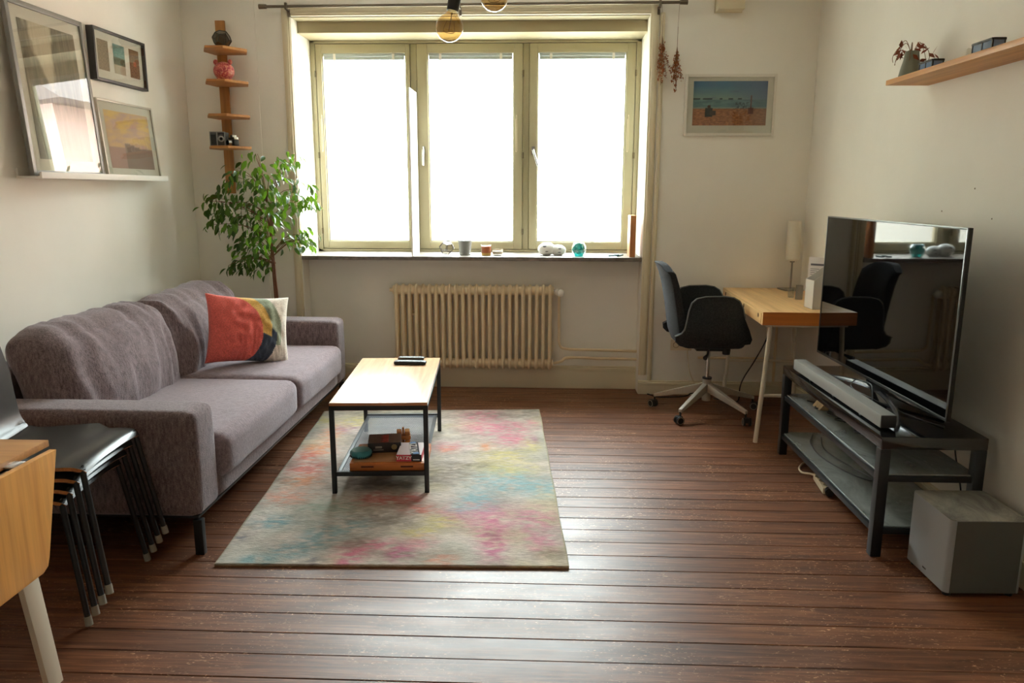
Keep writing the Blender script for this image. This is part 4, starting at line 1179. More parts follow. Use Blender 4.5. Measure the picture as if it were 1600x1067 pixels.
# arms: extruded side profile, slightly dished outward
prof = [(0.842, 0.560), (0.883, 0.578), (0.903, 0.605), (0.914, 0.66), (0.922, 0.725), (0.938, 0.775), (0.968, 0.802), (1.026, 0.815), (1.144, 0.818), (1.203, 0.810), (1.242, 0.788), (1.268, 0.746), (1.288, 0.680), (1.303, 0.60), (1.311, 0.545), (1.300, 0.515), (1.221, 0.505), (1.12, 0.497), (1.012, 0.492), (0.935, 0.485), (0.874, 0.500), (0.846, 0.525)]
prof = [(0.835 + (a - 0.850) * 0.94 + (0.035 * min(1, max(0, 0.68 - z) / 0.12) if a > 1.2 else 0), z) for a, z in prof]
def armpanel(side):
    b = MB(); cy = CYo + side * 0.245
    n = len(prof)
    cxp = sum(p[0] for p in prof) / n; czp = sum(p[1] for p in prof) / n
    layers = []
    for dy, k in ((-0.022, 0.965), (-0.018, 0.99), (0.0, 1.0), (0.018, 0.99), (0.022, 0.965)):
        ring = []
        for (px_, pz_) in prof:
            x_ = cxp + (px_ - cxp) * k; z_ = czp + (pz_ - czp) * k
            out = 0.03 * ((pz_ - 0.5) / 0.3) ** 2 * side
            ring.append(b.b.verts.new((x_, cy + dy + out, z_)))
        layers.append(ring)
    for A, B in zip(layers, layers[1:]):
        for i in range(n): b.b.faces.new((A[i], A[(i + 1) % n], B[(i + 1) % n], B[i]))
    b.b.faces.new(layers[0][::-1]); b.b.faces.new(layers[-1])
    ap = b.build('armrest', M['chairfab'], oc, smooth=True, angle=60)
    # piping
    b = MB()
    pts = []
    for (px_, pz_) in prof[:13]:
        pts.append((px_, cy + 0.03 * ((pz_ - 0.5) / 0.3) ** 2 * side - 0.021, pz_ + 0.001))
    b.tube(pts, 0.0035, 6); b.build('piping', mat('piping_grey', (110, 112, 112), 0.7), ap, smooth=True)
armpanel(-1); armpanel(1)
# back shell: swept across width
bp = [(0.868, 0.500), (0.845, 0.56), (0.832, 0.63), (0.822, 0.70), (0.808, 0.78), (0.790, 0.87), (0.768, 0.94), (0.748, 0.985), (0.738, 1.000)]
b = MB(); rows = []
nw = 12
for side_ in (0, 1):
    rr = []
    for j, (px_, pz_) in enumerate(bp):
        t_ = j / (len(bp) - 1)
        hwid = 0.215 * (1 - 0.05 * t_)
        if t_ > 0.85: hwid *= 1 - 0.22 * ((t_ - 0.85) / 0.15) ** 2
        if t_ < 0.1: hwid *= 0.93
        row = []
        for i in range(nw + 1):
            w_ = i / nw * 2 - 1
            curve = 0.035 * w_ * w_
            thick_ = (0.074 - 0.020 * t_) * (1 - 0.35 * abs(w_) ** 4)
            x_ = px_ - 0.015 + curve + (thick_ if side_ else 0)
            z_ = pz_ - (0.03 * w_ ** 4 if t_ > 0.85 else 0)
            row.append(b.b.verts.new((x_, CYo + w_ * hwid, z_)))
        rr.append(row)
    rows.append(rr)
for side_ in (0, 1):
    rr = rows[side_]
    for j in range(len(bp) - 1):
        for i in range(nw):
            q = (rr[j][i], rr[j][i + 1], rr[j + 1][i + 1], rr[j + 1][i]); b.b.faces.new(q if side_ else q[::-1])
A, B = rows
for j in range(len(bp) - 1):
    for i in (0, nw): b.b.faces.new((A[j][i], A[j + 1][i], B[j + 1][i], B[j][i]))
for j in (0, len(bp) - 1):
    for i in range(nw): b.b.faces.new((A[j][i], A[j][i + 1], B[j][i + 1], B[j][i]))
bk = b.build('backrest', M['chairfab'], oc, smooth=True, bevel=0.006, angle=60)

# ------------------------------------------------------------------ stack of bentwood chairs
def make_stack_chair():
    t_ = thing('stacking_chair', '', 'chair', (0, 0, 0))
    prof_c = smoothpath([(0.205, 0, 0.428), (0.190, 0, 0.443), (0.15, 0, 0.450), (0.02, 0, 0.446), (-0.12, 0, 0.440), (-0.185, 0, 0.450), (-0.222, 0, 0.490), (-0.240, 0, 0.56), (-0.262, 0, 0.70), (-0.285, 0, 0.83), (-0.297, 0, 0.885)], 4)
    n = len(prof_c); b = MB(); nw = 12
    lens = [0]
    for i in range(1, n): lens.append(lens[-1] + (prof_c[i] - prof_c[i - 1]).length)
    Ltot = lens[-1]
    def hwid(s):
        t = s / Ltot
        pts = [(0, 0.196), (0.03, 0.212), (0.10, 0.218), (0.35, 0.205), (0.48, 0.182), (0.56, 0.182), (0.75, 0.198), (0.93, 0.180), (0.975, 0.170), (1.0, 0.145)]
        for (a, va), (c, vc) in zip(pts, pts[1:]):
            if t <= c: return va + (vc - va) * (t - a) / (c - a)
        return pts[-1][1]
    G = [[], []]
    for i, p in enumerate(prof_c):
        tng = (prof_c[min(i + 1, n - 1)] - prof_c[max(i - 1, 0)]).normalized()
        nrm = Vector((-tng.z, 0, tng.x))      # perpendicular
        if nrm.z < 0 and i < n / 2: nrm = -nrm
        t = lens[i] / Ltot
        rows_ = ([], [])
        for k in range(nw + 1):
            w_ = k / nw * 2 - 1
            dish = 0.010 * w_ * w_ if t > 0.15 else -0.012 * abs(w_) ** 3
            base_ = p + Vector((0, w_ * hwid(lens[i]), 0))
            up_ = Vector((0, 0, 1)) if t < 0.5 else Vector((1, 0, 0))
            base_ += up_ * dish
            rows_[0].append(b.b.verts.new(base_ + nrm * 0.006)); rows_[1].append(b.b.verts.new(base_ - nrm * 0.006))
        G[0].append(rows_[0]); G[1].append(rows_[1])
    for s_ in (0, 1):
        for i in range(n - 1):
            for k in range(nw):
                f_ = b.b.faces.new((G[s_][i][k], G[s_][i][k + 1], G[s_][i + 1][k + 1], G[s_][i + 1][k])); f_.material_index = 0
    fs = []
    for i in range(n - 1):
        for k in (0, nw): fs.append(b.b.faces.new((G[0][i][k], G[0][i + 1][k], G[1][i + 1][k], G[1][i][k])))
    for i in (0, n - 1):
        for k in range(nw): fs.append(b.b.faces.new((G[0][i][k], G[0][i][k + 1], G[1][i][k + 1], G[1][i][k])))
    for f_ in fs: f_.material_index = 1
    b.build('seat_shell', [M['darkwood'], M['ply']], t_, smooth=True, local=True, angle=50)
    # frame
    for s_ in (-1, 1):
        b = MB(); b.tube(smoothpath([(-0.16, s_ * 0.165, 0.425), (0.05, s_ * 0.175, 0.430), (0.165, s_ * 0.190, 0.428)], 4), 0.0085, 8); b.build('seat_rail', M['black'], t_, smooth=True, local=True)
        for fx_, kx, wd_ in ((0.195, 0.257, 0.230), (-0.175, -0.235, 0.215)):
            top = Vector((fx_ if fx_ > 0 else fx_, s_ * (0.195 if fx_ > 0 else 0.170), 0.424)); bot = Vector((kx, s_ * wd_, 0.018))
            b = MB(); b.tube(smoothpath([top + Vector((-0.03 if fx_ > 0 else 0.03, -s_ * 0.006, 0.002)), top, top + (bot - top) * 0.06, bot], 4), 0.0098, 10)
            lg = b.build('leg', M['black'], t_, smooth=True, local=True)
            b = MB(); d_ = (bot - top).normalized(); b.tube([bot - d_ * 0.018, bot + d_ * 0.014], [0.0118, 0.0125], 12)
            c_ = b.build('foot_cap', M['rubber'], lg, smooth=True, local=True, angle=30); c_.location -= lg.location
    for xx in (-0.12, 0.12):
        b = MB(); b.tube([(xx, -0.17, 0.426), (xx, 0.17, 0.426)], 0.0075, 8); b.build('cross_rail', M['black'], t_, smooth=True, local=True)
    return t_
sc0 = make_stack_chair()
labs = ['lowest chair of the black bentwood stack, only its edge and legs showing', 'second chair from the floor in the black stack', 'third chair from the floor, just under the top of the stack', 'topmost black bentwood chair of the stack, backrest standing free']
for i in range(4):
    c = sc0 if i == 0 else copy_tree(sc0)
    c.location = (-1.792 + 0.025 * i, 2.500 + 0.004 * i, 0.0375 * i); c.rotation_euler = (0, 0, R(4.5))
    c['label'] = labs[i]; c['category'] = 'chair'; c['group'] = 'stacked black bentwood chairs'

# ------------------------------------------------------------------ drop-leaf table
dt = thing('drop_leaf_table', 'oak drop-leaf table with cream legs at the left edge', 'table', (-1.85, 1.4, 0))
b = MB(); b.box(-2.38, -1.416, 0.70, 2.053, 0.720, 0.740); b.build('table_top', M['topoak'], dt, bevel=0.003)
b = MB(); b.prism([(2.008, 0.728), (1.926, 0.440), (1.916, 0.418), (1.895, 0.408), (0.86, 0.408), (0.745, 0.728)], 'x', -1.386, -1.366); b.build('drop_leaf', M['leafoak'], dt, bevel=0.002)
for yy in (1.885, 1.40, 0.95):
    b = MB(); b.box(-1.418, -1.384, yy - 0.025, yy + 0.025, 0.7225, 0.7275); b.build('hinge', M['chrome'], dt, bevel=0.001)
b = MB(); b.box(-2.30, -1.47, 0.86, 1.90, 0.65, 0.72); b.build('apron', M['leg_white'], dt, bevel=0.002)
def flatleg(x, y0, y1, dirn):
    b = MB()
    b.prism([(y0, 0.70), (y0 + 0.072, 0.70), (y1 + 0.060, 0.0), (y1, 0.0)], 'x', x - 0.009, x + 0.009)
    return b.build('leg', M['leg_white'], dt, bevel=0.002)
flatleg(-1.435, 1.835, 1.945, 1); flatleg(-2.32, 1.835, 1.945, 1); flatleg(-1.435, 0.85, 0.76, -1); flatleg(-2.32, 0.85, 0.76, -1)

# ------------------------------------------------------------------ picture ledge and frames (left wall)
lg_ = thing('picture_ledge', 'white picture ledge on the left wall above the sofa', 'shelf', (-2.40, 4.17, 1.49))
b = MB(); b.box(LX + 0.001, -2.345, 3.56, 4.785, 1.497, 1.508); b.build('ledge_board', M['white'], lg_, bevel=0.001)
b = MB(); b.box(-2.345, -2.335, 3.56, 4.785, 1.497, 1.527); b.build('ledge_lip', M['white'], lg_, bevel=0.001)
b = MB(); b.box(LX + 0.001, LX + 0.013, 3.56, 4.785, 1.508, 1.545); b.build('ledge_back', M['white'], lg_, bevel=0.001)

M['print'] = vcol_mat('art_print', 0.6, 0.3)
M['passep'] = mat('passepartout', (214, 208, 194), 0.8)
def picture(name, label, loc, rz, tilt, w, h, fw_, depth, fmat, prints, nu=60):
    """local frame: x width, z height from the bottom, front faces -y"""
    t_ = thing(name, label, 'picture', loc); t_.rotation_euler = (tilt, 0, rz)
    b = MB()
    b.box(-w / 2, -w / 2 + fw_, -depth, 0, 0, h); b.box(w / 2 - fw_, w / 2, -depth, 0, 0, h)
    b.box(-w / 2 + fw_, w / 2 - fw_, -depth, 0, 0, fw_); b.box(-w / 2 + fw_, w / 2 - fw_, -depth, 0, h - fw_, h)
    b.build('picture_frame', fmat, t_, bevel=0.0015, local=True)
    inset = depth * 0.45
    b = MB(); b.box(-w / 2 + fw_, w / 2 - fw_, -depth + inset + 0.001, -0.001, fw_, h - fw_); b.build('mount_board', M['passep'], t_, local=True)
    for (u0, u1, v0, v1, fn) in prints:
        x0, x1, z0, z1 = -w / 2 + u0 * w, -w / 2 + u1 * w, v0 * h, v1 * h
        nv = max(8, int(nu * (z1 - z0) / (x1 - x0)))
        colour_grid('art_print', nu, min(nv, 120), lambda u, v: (x0 + (x1 - x0) * u, -depth + inset - 0.0005, z0 + (z1 - z0) * v), fn, M['print'], t_, local=True, origin=((x0 + x1) / 2, -depth + inset - 0.0005, z0))
    b = MB(); b.box(-w / 2 + fw_, w / 2 - fw_, -depth + 0.003, -depth + 0.005, fw_, h - fw_); b.build('picture_glass', M['picglass'], t_, local=True)
    return t_
def nz(x, y, s=0.0, o=4): return noise.fractal(Vector((x, y, s)), 0.9, 2.0, o)
def lerp3(a, b, t):
    t = max(0, min(1, t)); return tuple(a[i] + (b[i] - a[i]) * t for i in range(3))
def art_falls(u, v):
    c = lerp3((96, 88, 70), (128, 118, 98), 0.5 + nz(u * 30, v * 3, 1))
    # pale gap of sky / water running down between dark cliffs
    cx = 0.42 + 0.06 * math.sin(v * 5); wv = 0.20 * max(0, (v - 0.55) / 0.45) ** 0.7 + 0.02
    d = abs(u - cx) - wv * (1 + 0.3 * nz(u * 8, v * 8, 3))
    if v > 0.52: c = lerp3((196, 184, 158), c, d * 18 + 0.3)
    c = lerp3(c, (160, 150, 128), 0.5 * max(0, nz(u * 40, v * 2, 5)))
    if v < 0.30: c = lerp3(c, (108, 104, 96), 0.6)
    return lin(c)
def art_sunset(u, v):
    c = lerp3((216, 176, 150), (226, 190, 110), v * 1.2)
    c = lerp3(c, (196, 160, 150), 0.4 + nz(u * 4, v * 9, 2))
    if v < 0.42 + 0.06 * math.sin(u * 4 + 1) and u > 0.35: c = lerp3((126, 104, 92), c, 0.15)
    elif v < 0.38: c = (178, 140, 126)
    return lin(c)
def art_small(k):
    def f(u, v):
        n = nz(u * 12, v * 24, k)
        if k == 0: c = lerp3((112, 92, 62), (150, 134, 100), 0.5 + n)
        elif k == 1:
            c = lerp3((84, 132, 128), (130, 160, 150), 0.5 + n) if v > 0.55 else lerp3((70, 92, 72), (100, 104, 70), 0.5 + n)
            if v < 0.3: c = (170, 156, 132)
        else:
            c = lerp3((98, 76, 54), (146, 112, 74), 0.5 + n)
            if abs(u - 0.55) < 0.15 and 0.4 < v < 0.6: c = (178, 96, 60)
        return lin(c)
    return f
def art_beach(u, v):
    n = nz(u * 6, v * 14, 4)
    if v > 0.58:
        t = (v - 0.58) / 0.42
        c = lerp3((128, 150, 134), (72, 118, 150), t * 1.3); c = lerp3(c, (74, 92, 132), max(0, u - 0.45) * 1.3)
        c = lerp3(c, (90, 104, 130), max(0, n) * 0.5)
        if v < 0.615 and (u < 0.10 or 0.13 < u < 0.26 or 0.36 < u < 0.40 or 0.48 < u < 0.54 or 0.60 < u < 0.66): c = (40, 52, 58)
    elif v > 0.38:
        c = lerp3((78, 112, 118), (110, 146, 140), 0.5 + n); c = lerp3(c, (72, 92, 112), u * 0.6)
        if v < 0.41: c = lerp3(c, (150, 146, 132), 0.6)
        if 0.58 < u < 0.76 and abs(v - 0.45) < 0.07 and nz(u * 40, v * 20, 8) > 0: c = (50, 66, 78)
    else:
        c = lerp3((136, 84, 54), (184, 120, 76), 0.5 + nz(u * 22, v * 40, 6)); c = lerp3(c, (126, 104, 88), max(0, u - 0.6))
    # seated figure and sail shape
    if math.hypot((u - 0.22) * 1.5, v - 0.43) < 0.035: c = (60, 44, 36)
    if abs(u - 0.215) < 0.05 and 0.20 < v < 0.40: c = (46, 50, 48)
    if 0.235 < u < 0.31 and 0.22 < v < 0.33: c = (70, 62, 56)
    if 0.78 < u < 0.80 + 0.0 and 0.3 < v < 0.68: c = (92, 64, 62)
    if 0.75 < u < 0.82 and 0.25 < v < 0.4: c = (104, 60, 50)
    return lin(c)
f_silver = mat('frame_pewter', (132, 132, 128), 0.4, 0.3); f_dark = mat('frame_dark', (52, 50, 48), 0.45); f_pale = mat('frame_pale_silver', (196, 190, 176), 0.35, 0.2); f_white = mat('frame_white', (226, 220, 208), 0.5)
RZL = R(90)
picture('framed_picture', 'large grey-framed misty forest print leaning on the picture ledge', (-2.395, 3.862, 1.509), RZL, R(-3.6), 0.595, 0.795, 0.024, 0.022, f_silver, [(0.13, 0.86, 0.10, 0.90, art_falls)])
picture('framed_picture', 'dark-framed picture with three small prints hung above the ledge', (LX + 0.001, 4.531, 2.034), RZL, 0, 0.55, 0.278, 0.014, 0.040, f_dark, [(0.10, 0.30, 0.22, 0.80, art_small(0)), (0.39, 0.61, 0.22, 0.80, art_small(1)), (0.70, 0.90, 0.22, 0.80, art_small(2))], 24)
picture('framed_picture', 'pale-framed sunset print leaning at the right end of the ledge', (-2.42, 4.545, 1.509), RZL, R(-4.2), 0.600, 0.430, 0.012, 0.018, f_pale, [(0.10, 0.90, 0.13, 0.87, art_sunset)])
picture('framed_picture', 'white-framed beach photograph hanging right of the window', (1.249, WY - 0.001, 1.812), 0, 0, 0.606, 0.398, 0.018, 0.022, f_white, [(0.095, 0.905, 0.17, 0.89, art_beach)], 110)

# ------------------------------------------------------------------ tower shelf in the left corner
ts = thing('tower_shelf', 'narrow wooden wall shelf with four small boards in the left corner', 'shelf', (-2.19, 5.385, 1.40))
b = MB(); b.box(-2.215, -2.152, WY - 0.044, WY - 0.023, 1.42, 2.560, ); b.build('upright', M['oak'], ts, bevel=0.002)
tz = [2.345, 2.140, 1.925, 1.722]
tpoly = [(-2.245, 5.235), (-2.175, 5.090), (-2.055, 5.090), (-1.955, 5.235), (-2.010, 5.372), (-2.225, 5.372)]
for i, z in enumerate(tz):
    b = MB(); dx = -0.003 * i
    b.prism([(x + dx, y) for x, y in tpoly], 'z', z - 0.008, z + 0.008); b.build('shelf_board', M['oakx'], ts, bevel=0.002)

# geometric terrarium (top)
def dodec(r, c, jitter=0):
    b = bmesh.new(); bmesh.ops.create_icosphere(b, subdivisions=1, radius=r)
    # dual -> dodecahedron faces approximated by truncation
    d = bmesh.new(); me_ = bpy.data.meshes.new('t'); b.to_mesh(me_); b.free()
    b2 = bmesh.new(); b2.from_mesh(me_)
    fc = {f.index: f.calc_center_median().normalized() * r for f in b2.faces}
    vs = {i: d.verts.new(p) for i, p in fc.items()}
    b2.verts.ensure_lookup_table()
    for v in b2.verts:
        fs = list(v.link_faces); n = v.co.normalized()
        a0 = (fc[fs[0].index] - n * n.dot(fc[fs[0].index])).normalized(); b0 = n.cross(a0)
        fs.sort(key=lambda f: math.atan2(fc[f.index].dot(b0), fc[f.index].dot(a0)))
        d.faces.new([vs[f.index] for f in fs])
    b2.free(); bpy.data.meshes.remove(me_)
    bmesh.ops.translate(d, verts=d.verts, vec=c)
    return d
def edges_tubes(d, r, b):
    for e in d.edges: b.tube([e.verts[0].co, e.verts[1].co], r, 5)
def geo_glass(name, label, cat, c, r, rim, glassm, sc=(1, 1, 1), rr=0.0016, rot=0.3):
    t_ = thing(name, label, cat, (c[0], c[1], c[2]))
    d = dodec(r, (0, 0, 0))
    mt = Matrix.Rotation(rot, 4, 'Z') @ Matrix.Rotation(0.5536, 4, 'X')
    bmesh.ops.transform(d, matrix=Matrix.Diagonal((*sc, 1)) @ mt, verts=d.verts)
    zmin = min(v.co.z for v in d.verts)
    bmesh.ops.translate(d, verts=d.verts, vec=(0, 0, -zmin + rr))
    b = MB(); edges_tubes(d, rr, b); b.build('wire_edges', rim, t_, local=True)
    b = MB(); b.b.free(); b.b = d; b.build('glass_facets', glassm, t_, local=True)
    return t_
g1 = glass_mat('smoky_glass', (0.42, 0.40, 0.38), 1.6, 0.05)
geo_glass('glass_terrarium', 'small dark geometric glass terrarium on the top board of the corner shelf', 'ornament', (-2.112, 5.22, tz[0] + 0.008), 0.060, M['blackp'], g1, (1, 1, 0.95), 0.0026)
# piggy bank
pg = thing('piggy_bank', 'pink marbled ceramic pig money bank on the second board', 'piggy bank', (-2.112, 5.22, tz[1] + 0.008))
pgm = mat('marbled_pink', (196, 84, 84), 0.3)
_f = noise_n(pgm, coords(pgm, (60, 60, 60)), 1.0, 4, 0.7, 1.0)
lk(pgm, ramp(pgm, _f, [(0.38, (168, 44, 62)), (0.5, (206, 100, 96)), (0.62, (232, 176, 140))]), P(pgm)['Base Color'])
b = MB(); b.ball((0, 0, 0.064), 0.067, 24, 16, (1.0, 0.95, 0.88)); b.build('pig_body', pgm, pg, smooth=True, local=True)
for s_ in (-1, 1):
    b = MB(); b.ball((s_ * 0.048, -0.01, 0.120), 0.016, 12, 8, (1, 0.7, 1.1)); b.build('ear', pgm, pg, smooth=True, local=True)
    for yy in (-0.025, 0.025):
        b = MB(); b.lathe([(0, 0), (0.011, 0), (0.013, 0.018), (0, 0.02)], (s_ * 0.027, yy, 0), 12); b.build('leg', pgm, pg, smooth=True, local=True)
b = MB(); b.tube([(0, -0.055, 0.060), (0, -0.074, 0.058)], [0.022, 0.020], 14); b.build('snout', pgm, pg, smooth=True, local=True)
# box camera and small camera on the lowest board
cb = thing('box_camera', 'vintage black and silver box camera on the lowest board of the corner shelf', 'camera', (-2.165, 5.21, tz[3] + 0.008), R(8))
b = MB(); b.box(-0.052, 0.046, -0.055, 0.05, 0, 0.092); b.build('camera_body', mat('camera_leatherette', (72, 74, 72), 0.6), cb, bevel=0.003, local=True)
b = MB()
for x0, x1 in ((-0.0525, -0.048), (-0.008, -0.002), (0.042, 0.0465)): b.box(x0, x1, -0.057, -0.054, 0, 0.093)
b.box(-0.0525, 0.0465, -0.057, -0.054, 0.088, 0.093); b.box(-0.0525, 0.0465, -0.057, -0.054, 0, 0.004)
b.build('metal_trim', mat('camera_silver', (170, 170, 164), 0.35, 0.6), cb, local=True)
b = MB(); b.lathe([(0.010, 0), (0.019, 0), (0.019, 0.010), (0.013, 0.012), (0.010, 0.004)], (0.022, -0.056, 0.046), 22, axis=(0, -1, 0)); b.build('lens_ring', mat('camera_silver2', (176, 176, 170), 0.3, 0.7), cb, smooth=True, local=True, angle=30)
b = MB(); b.lathe([(0, 0.004), (0.010, 0.004), (0.006, 0.007), (0, 0.008)], (0.022, -0.056, 0.046), 18, axis=(0, -1, 0)); b.build('lens', M['blackg'], cb, smooth=True, local=True)
b = MB(); b.box(-0.042, -0.014, -0.0575, -0.055, 0.015, 0.075); b.box(0.004, 0.04, -0.0575, -0.055, 0.07, 0.084); b.build('dark_window', M['blackg'], cb, local=True)
cc = thing('film_camera', 'small dark film camera with silver top beside the box camera', 'camera', (-2.075, 5.21, tz[3] + 0.008), R(-35))
b = MB(); b.box(-0.036, 0.036, -0.018, 0.018, 0, 0.045); b.build('camera_body', M['blackp'], cc, bevel=0.004, local=True)
b = MB(); b.box(-0.034, 0.034, -0.016, 0.016, 0.045, 0.060); b.box(-0.014, 0.014, -0.016, 0.016, 0.058, 0.074); b.build('top_plate', M['chrome'], cc, bevel=0.003, local=True)
b = MB(); b.tube([(0, -0.018, 0.024), (0, -0.045, 0.024)], [0.020, 0.018], 18); b.build('lens_barrel', M['chrome'], cc, smooth=True, angle=30, local=True)
b = MB(); b.tube([(0, -0.044, 0.024), (0, -0.047, 0.024)], 0.014, 16); b.build('lens', M['blackg'], cc, smooth=True, angle=30, local=True)

# ------------------------------------------------------------------ right wall shelf
b = MB(); b.box(1.613, RX - 0.001, 0.9, 3.848, 1.937, 1.960)
o = b.build('wall_shelf', M['shelfoak'], bevel=0.002); tag(o, 'long oak board shelf high on the right wall', 'shelf')
ZS = 1.960
vz = thing('vase', 'sage green tapered vase with curled dried leaves at the shelf end', 'vase', (1.70, 3.800, ZS))
b = MB(); b.lathe([(0, 0), (0.050, 0), (0.052, 0.004), (0.044, 0.045), (0.034, 0.085), (0.030, 0.122), (0.027, 0.122), (0.030, 0.08), (0.02, 0.02), (0, 0.01)], (0, 0, 0), 28); b.build('vase_body', M['vase'], vz, smooth=True, local=True, angle=50)
b = MB(); rv = random.Random(5)
for a in (0.4, 1.2, 2.6, 3.3, 4.2, 5.2):
    dx, dy = math.cos(a), math.sin(a)
    ext_ = 0.05 + 0.03 * rv.random()
    b.tube(smoothpath([(0, 0, 0.10), (dx * ext_ * 0.5, dy * ext_ * 0.5, 0.150 + 0.02 * rv.random()), (dx * ext_, dy * ext_, 0.135), (dx * ext_ * 1.35, dy * ext_ * 1.35, 0.10 - 0.03 * rv.random()), (dx * ext_ * 1.3, dy * ext_ * 1.3, 0.07)], 5), 0.0014, 5)
b.build('stems', M['drystem'], vz, smooth=True, local=True)
lfp = None
for k in range(26):
    a = rv.uniform(0, 2 * PI); ext_ = rv.uniform(0.035, 0.095)
    if lfp is None:
        b = MB(); b.quad((0, 0, 0), (0.010, 0.016, 0.003), (0, 0.044, 0.010), (-0.009, 0.018, 0.006)); lfp = b.build('dried_leaf', M['rust'], vz, local=True, origin=(0, 0, 0)); o = lfp
    else: o = lfp.copy(); COL.objects.link(o); o.parent = vz
    o.location = (math.cos(a) * ext_, math.sin(a) * ext_, 0.145 - 0.65 * (ext_ - 0.04) + rv.uniform(-0.02, 0.02)); o.rotation_euler = (rv.uniform(-2, 1), rv.uniform(-1, 1), rv.uniform(0, 6.3))
def blue_box(label, y0, y1, hh):
    t_ = thing('glass_candle_box', label, 'candle holder', (1.70, (y0 + y1) / 2, ZS), group='blue glass candle boxes on the oak shelf')
    l = (y1 - y0) / 2; w_ = 0.022
    b = MB(); b.box(-w_, w_, -l, l, 0, 0.004)
    for sx_ in (-1, 1):
        for sy in (-1, 0, 1): b.box(sx_ * w_ - 0.003, sx_ * w_ + 0.003, sy * (l - 0.003) - 0.003, sy * (l - 0.003) + 0.003, 0, hh)
        b.box(sx_ * w_ - 0.005, sx_ * w_ + 0.005, -l, l, hh - 0.008, hh)
    for sy in (-1, 1): b.box(-w_, w_, sy * l - 0.005, sy * l + 0.005, hh - 0.008, hh)
    b.build('metal_frame', M['blackp'], t_, local=True)
    b = MB()
    for sx_ in (-1, 1): b.box(sx_ * w_ - 0.001, sx_ * w_ + 0.001, -l + 0.003, l - 0.003, 0.004, hh - 0.008)
    for sy in (-1, 1): b.box(-w_ + 0.003, w_ - 0.003, sy * l - 0.001, sy * l + 0.001, 0.004, hh - 0.008)
    b.build('blue_glass', mat('blue_pane', (112, 134, 168), 0.12), t_, local=True)
blue_box('blue glass candle box in a dark frame beside the sage vase', 3.545, 3.665, 0.050)
blue_box('blue glass candle box in a dark frame towards the camera end of the shelf', 3.095, 3.235, 0.054)
jb = thing('small_jar', 'tiny glass jar with dark base between the two blue boxes', 'jar', (1.73, 3.36, ZS))
b = MB(); b.lathe([(0, 0), (0.022, 0), (0.024, 0.012), (0.020, 0.030), (0, 0.031)], (0, 0, 0), 18); b.build('jar_base', mat('jar_brown', (92, 74, 66), 0.4), jb, smooth=True, local=True, angle=50)
b = MB(); b.lathe([(0.010, 0.031), (0.009, 0.055), (0.006, 0.06), (0, 0.061)], (0, 0, 0), 14); b.build('jar_neck', glass_mat('neck_glass', (0.85, 0.85, 0.82), 2.0, 0.02), jb, smooth=True, local=True)

# ------------------------------------------------------------------ sill objects
ZI = 0.985
SYp = 5.56
geo_glass('glass_ornament', 'grey-rimmed faceted glass ornament at the left of the sill group', 'ornament', (-0.695, 5.57, ZI), 0.056, mat('rim_pewter', (84, 78, 72), 0.4, 0.5), glass_mat('clear_facets', (0.82, 0.80, 0.76), 1.8, 0.04), (1, 1, 0.9), 0.0028)
b = MB(); b.lathe([(0, 0), (0.040, 0), (0.042, 0.012), (0.040, 0.014), (0.050, 0.098), (0.053, 0.100), (0.053, 0.106), (0.048, 0.106), (0.040, 0.02), (0, 0.02)], (-0.560, 5.555, ZI), 28)
o = b.build('plant_pot', mat('grey_glaze', (150, 152, 150), 0.25), smooth=True, angle=35); tag(o, 'empty glossy grey pot on the sill beside the faceted ornament', 'pot')
cd = thing('candle_glass', 'orange candle in a short glass with gold base on the sill', 'candle', (-0.405, 5.535, ZI))
b = MB(); b.lathe([(0, 0.018), (0.034, 0.018), (0.036, 0.066), (0.030, 0.068), (0, 0.062)], (0, 0, 0), 24); b.build('wax', mat('orange_wax', (196, 112, 72), 0.4), cd, smooth=True, local=True, angle=40)
b = MB(); b.lathe([(0, 0), (0.034, 0), (0.0345, 0.018), (0, 0.018)], (0, 0, 0), 24); b.build('gold_base', mat('gold_band', (206, 170, 96), 0.3, 0.5), cd, smooth=True, local=True, angle=40)
b = MB(); b.lathe([(0.0355, 0.018), (0.0375, 0.074), (0.0365, 0.074), (0.0348, 0.019)], (0, 0, 0), 24); b.build('glass_rim', glass_mat('candle_glass_m', (0.95, 0.93, 0.9), 1.5), cd, smooth=True, local=True)
c2 = thing('tealight_dish', 'small cream scented candle in a low glass dish right of the orange one', 'candle', (-0.322, 5.545, ZI))
b = MB(); b.lathe([(0, 0), (0.032, 0), (0.039, 0.012), (0.040, 0.045), (0.037, 0.045), (0.036, 0.014), (0, 0.006)], (0, 0, 0), 24); b.build('dish', glass_mat('dish_glass', (0.93, 0.92, 0.9), 2, 0.02, 1.5, 0.35, (0.7, 0.66, 0.58)), c2, smooth=True, local=True)
b = MB(); b.lathe([(0, 0.007), (0.034, 0.008), (0.035, 0.030), (0, 0.031)], (0, 0, 0), 24); b.build('wax', mat('cream_wax', (222, 210, 186), 0.5), c2, smooth=True, local=True)
wo = thing('white_ornament', 'white rounded twin-humped porcelain ornament in front of the right window', 'ornament', (0.062, 5.57, ZI))
pw_ = mat('white_porcelain', (238, 238, 236), 0.2)
b = MB(); b.ball((-0.030, 0, 0.045), 0.066, 24, 16, (1.0, 0.7, 0.72)); b.ball((0.052, 0, 0.036), 0.058, 24, 14, (1.0, 0.7, 0.70)); b.build('porcelain_body', pw_, wo, smooth=True, local=True)
for v in wo.children if False else []: pass
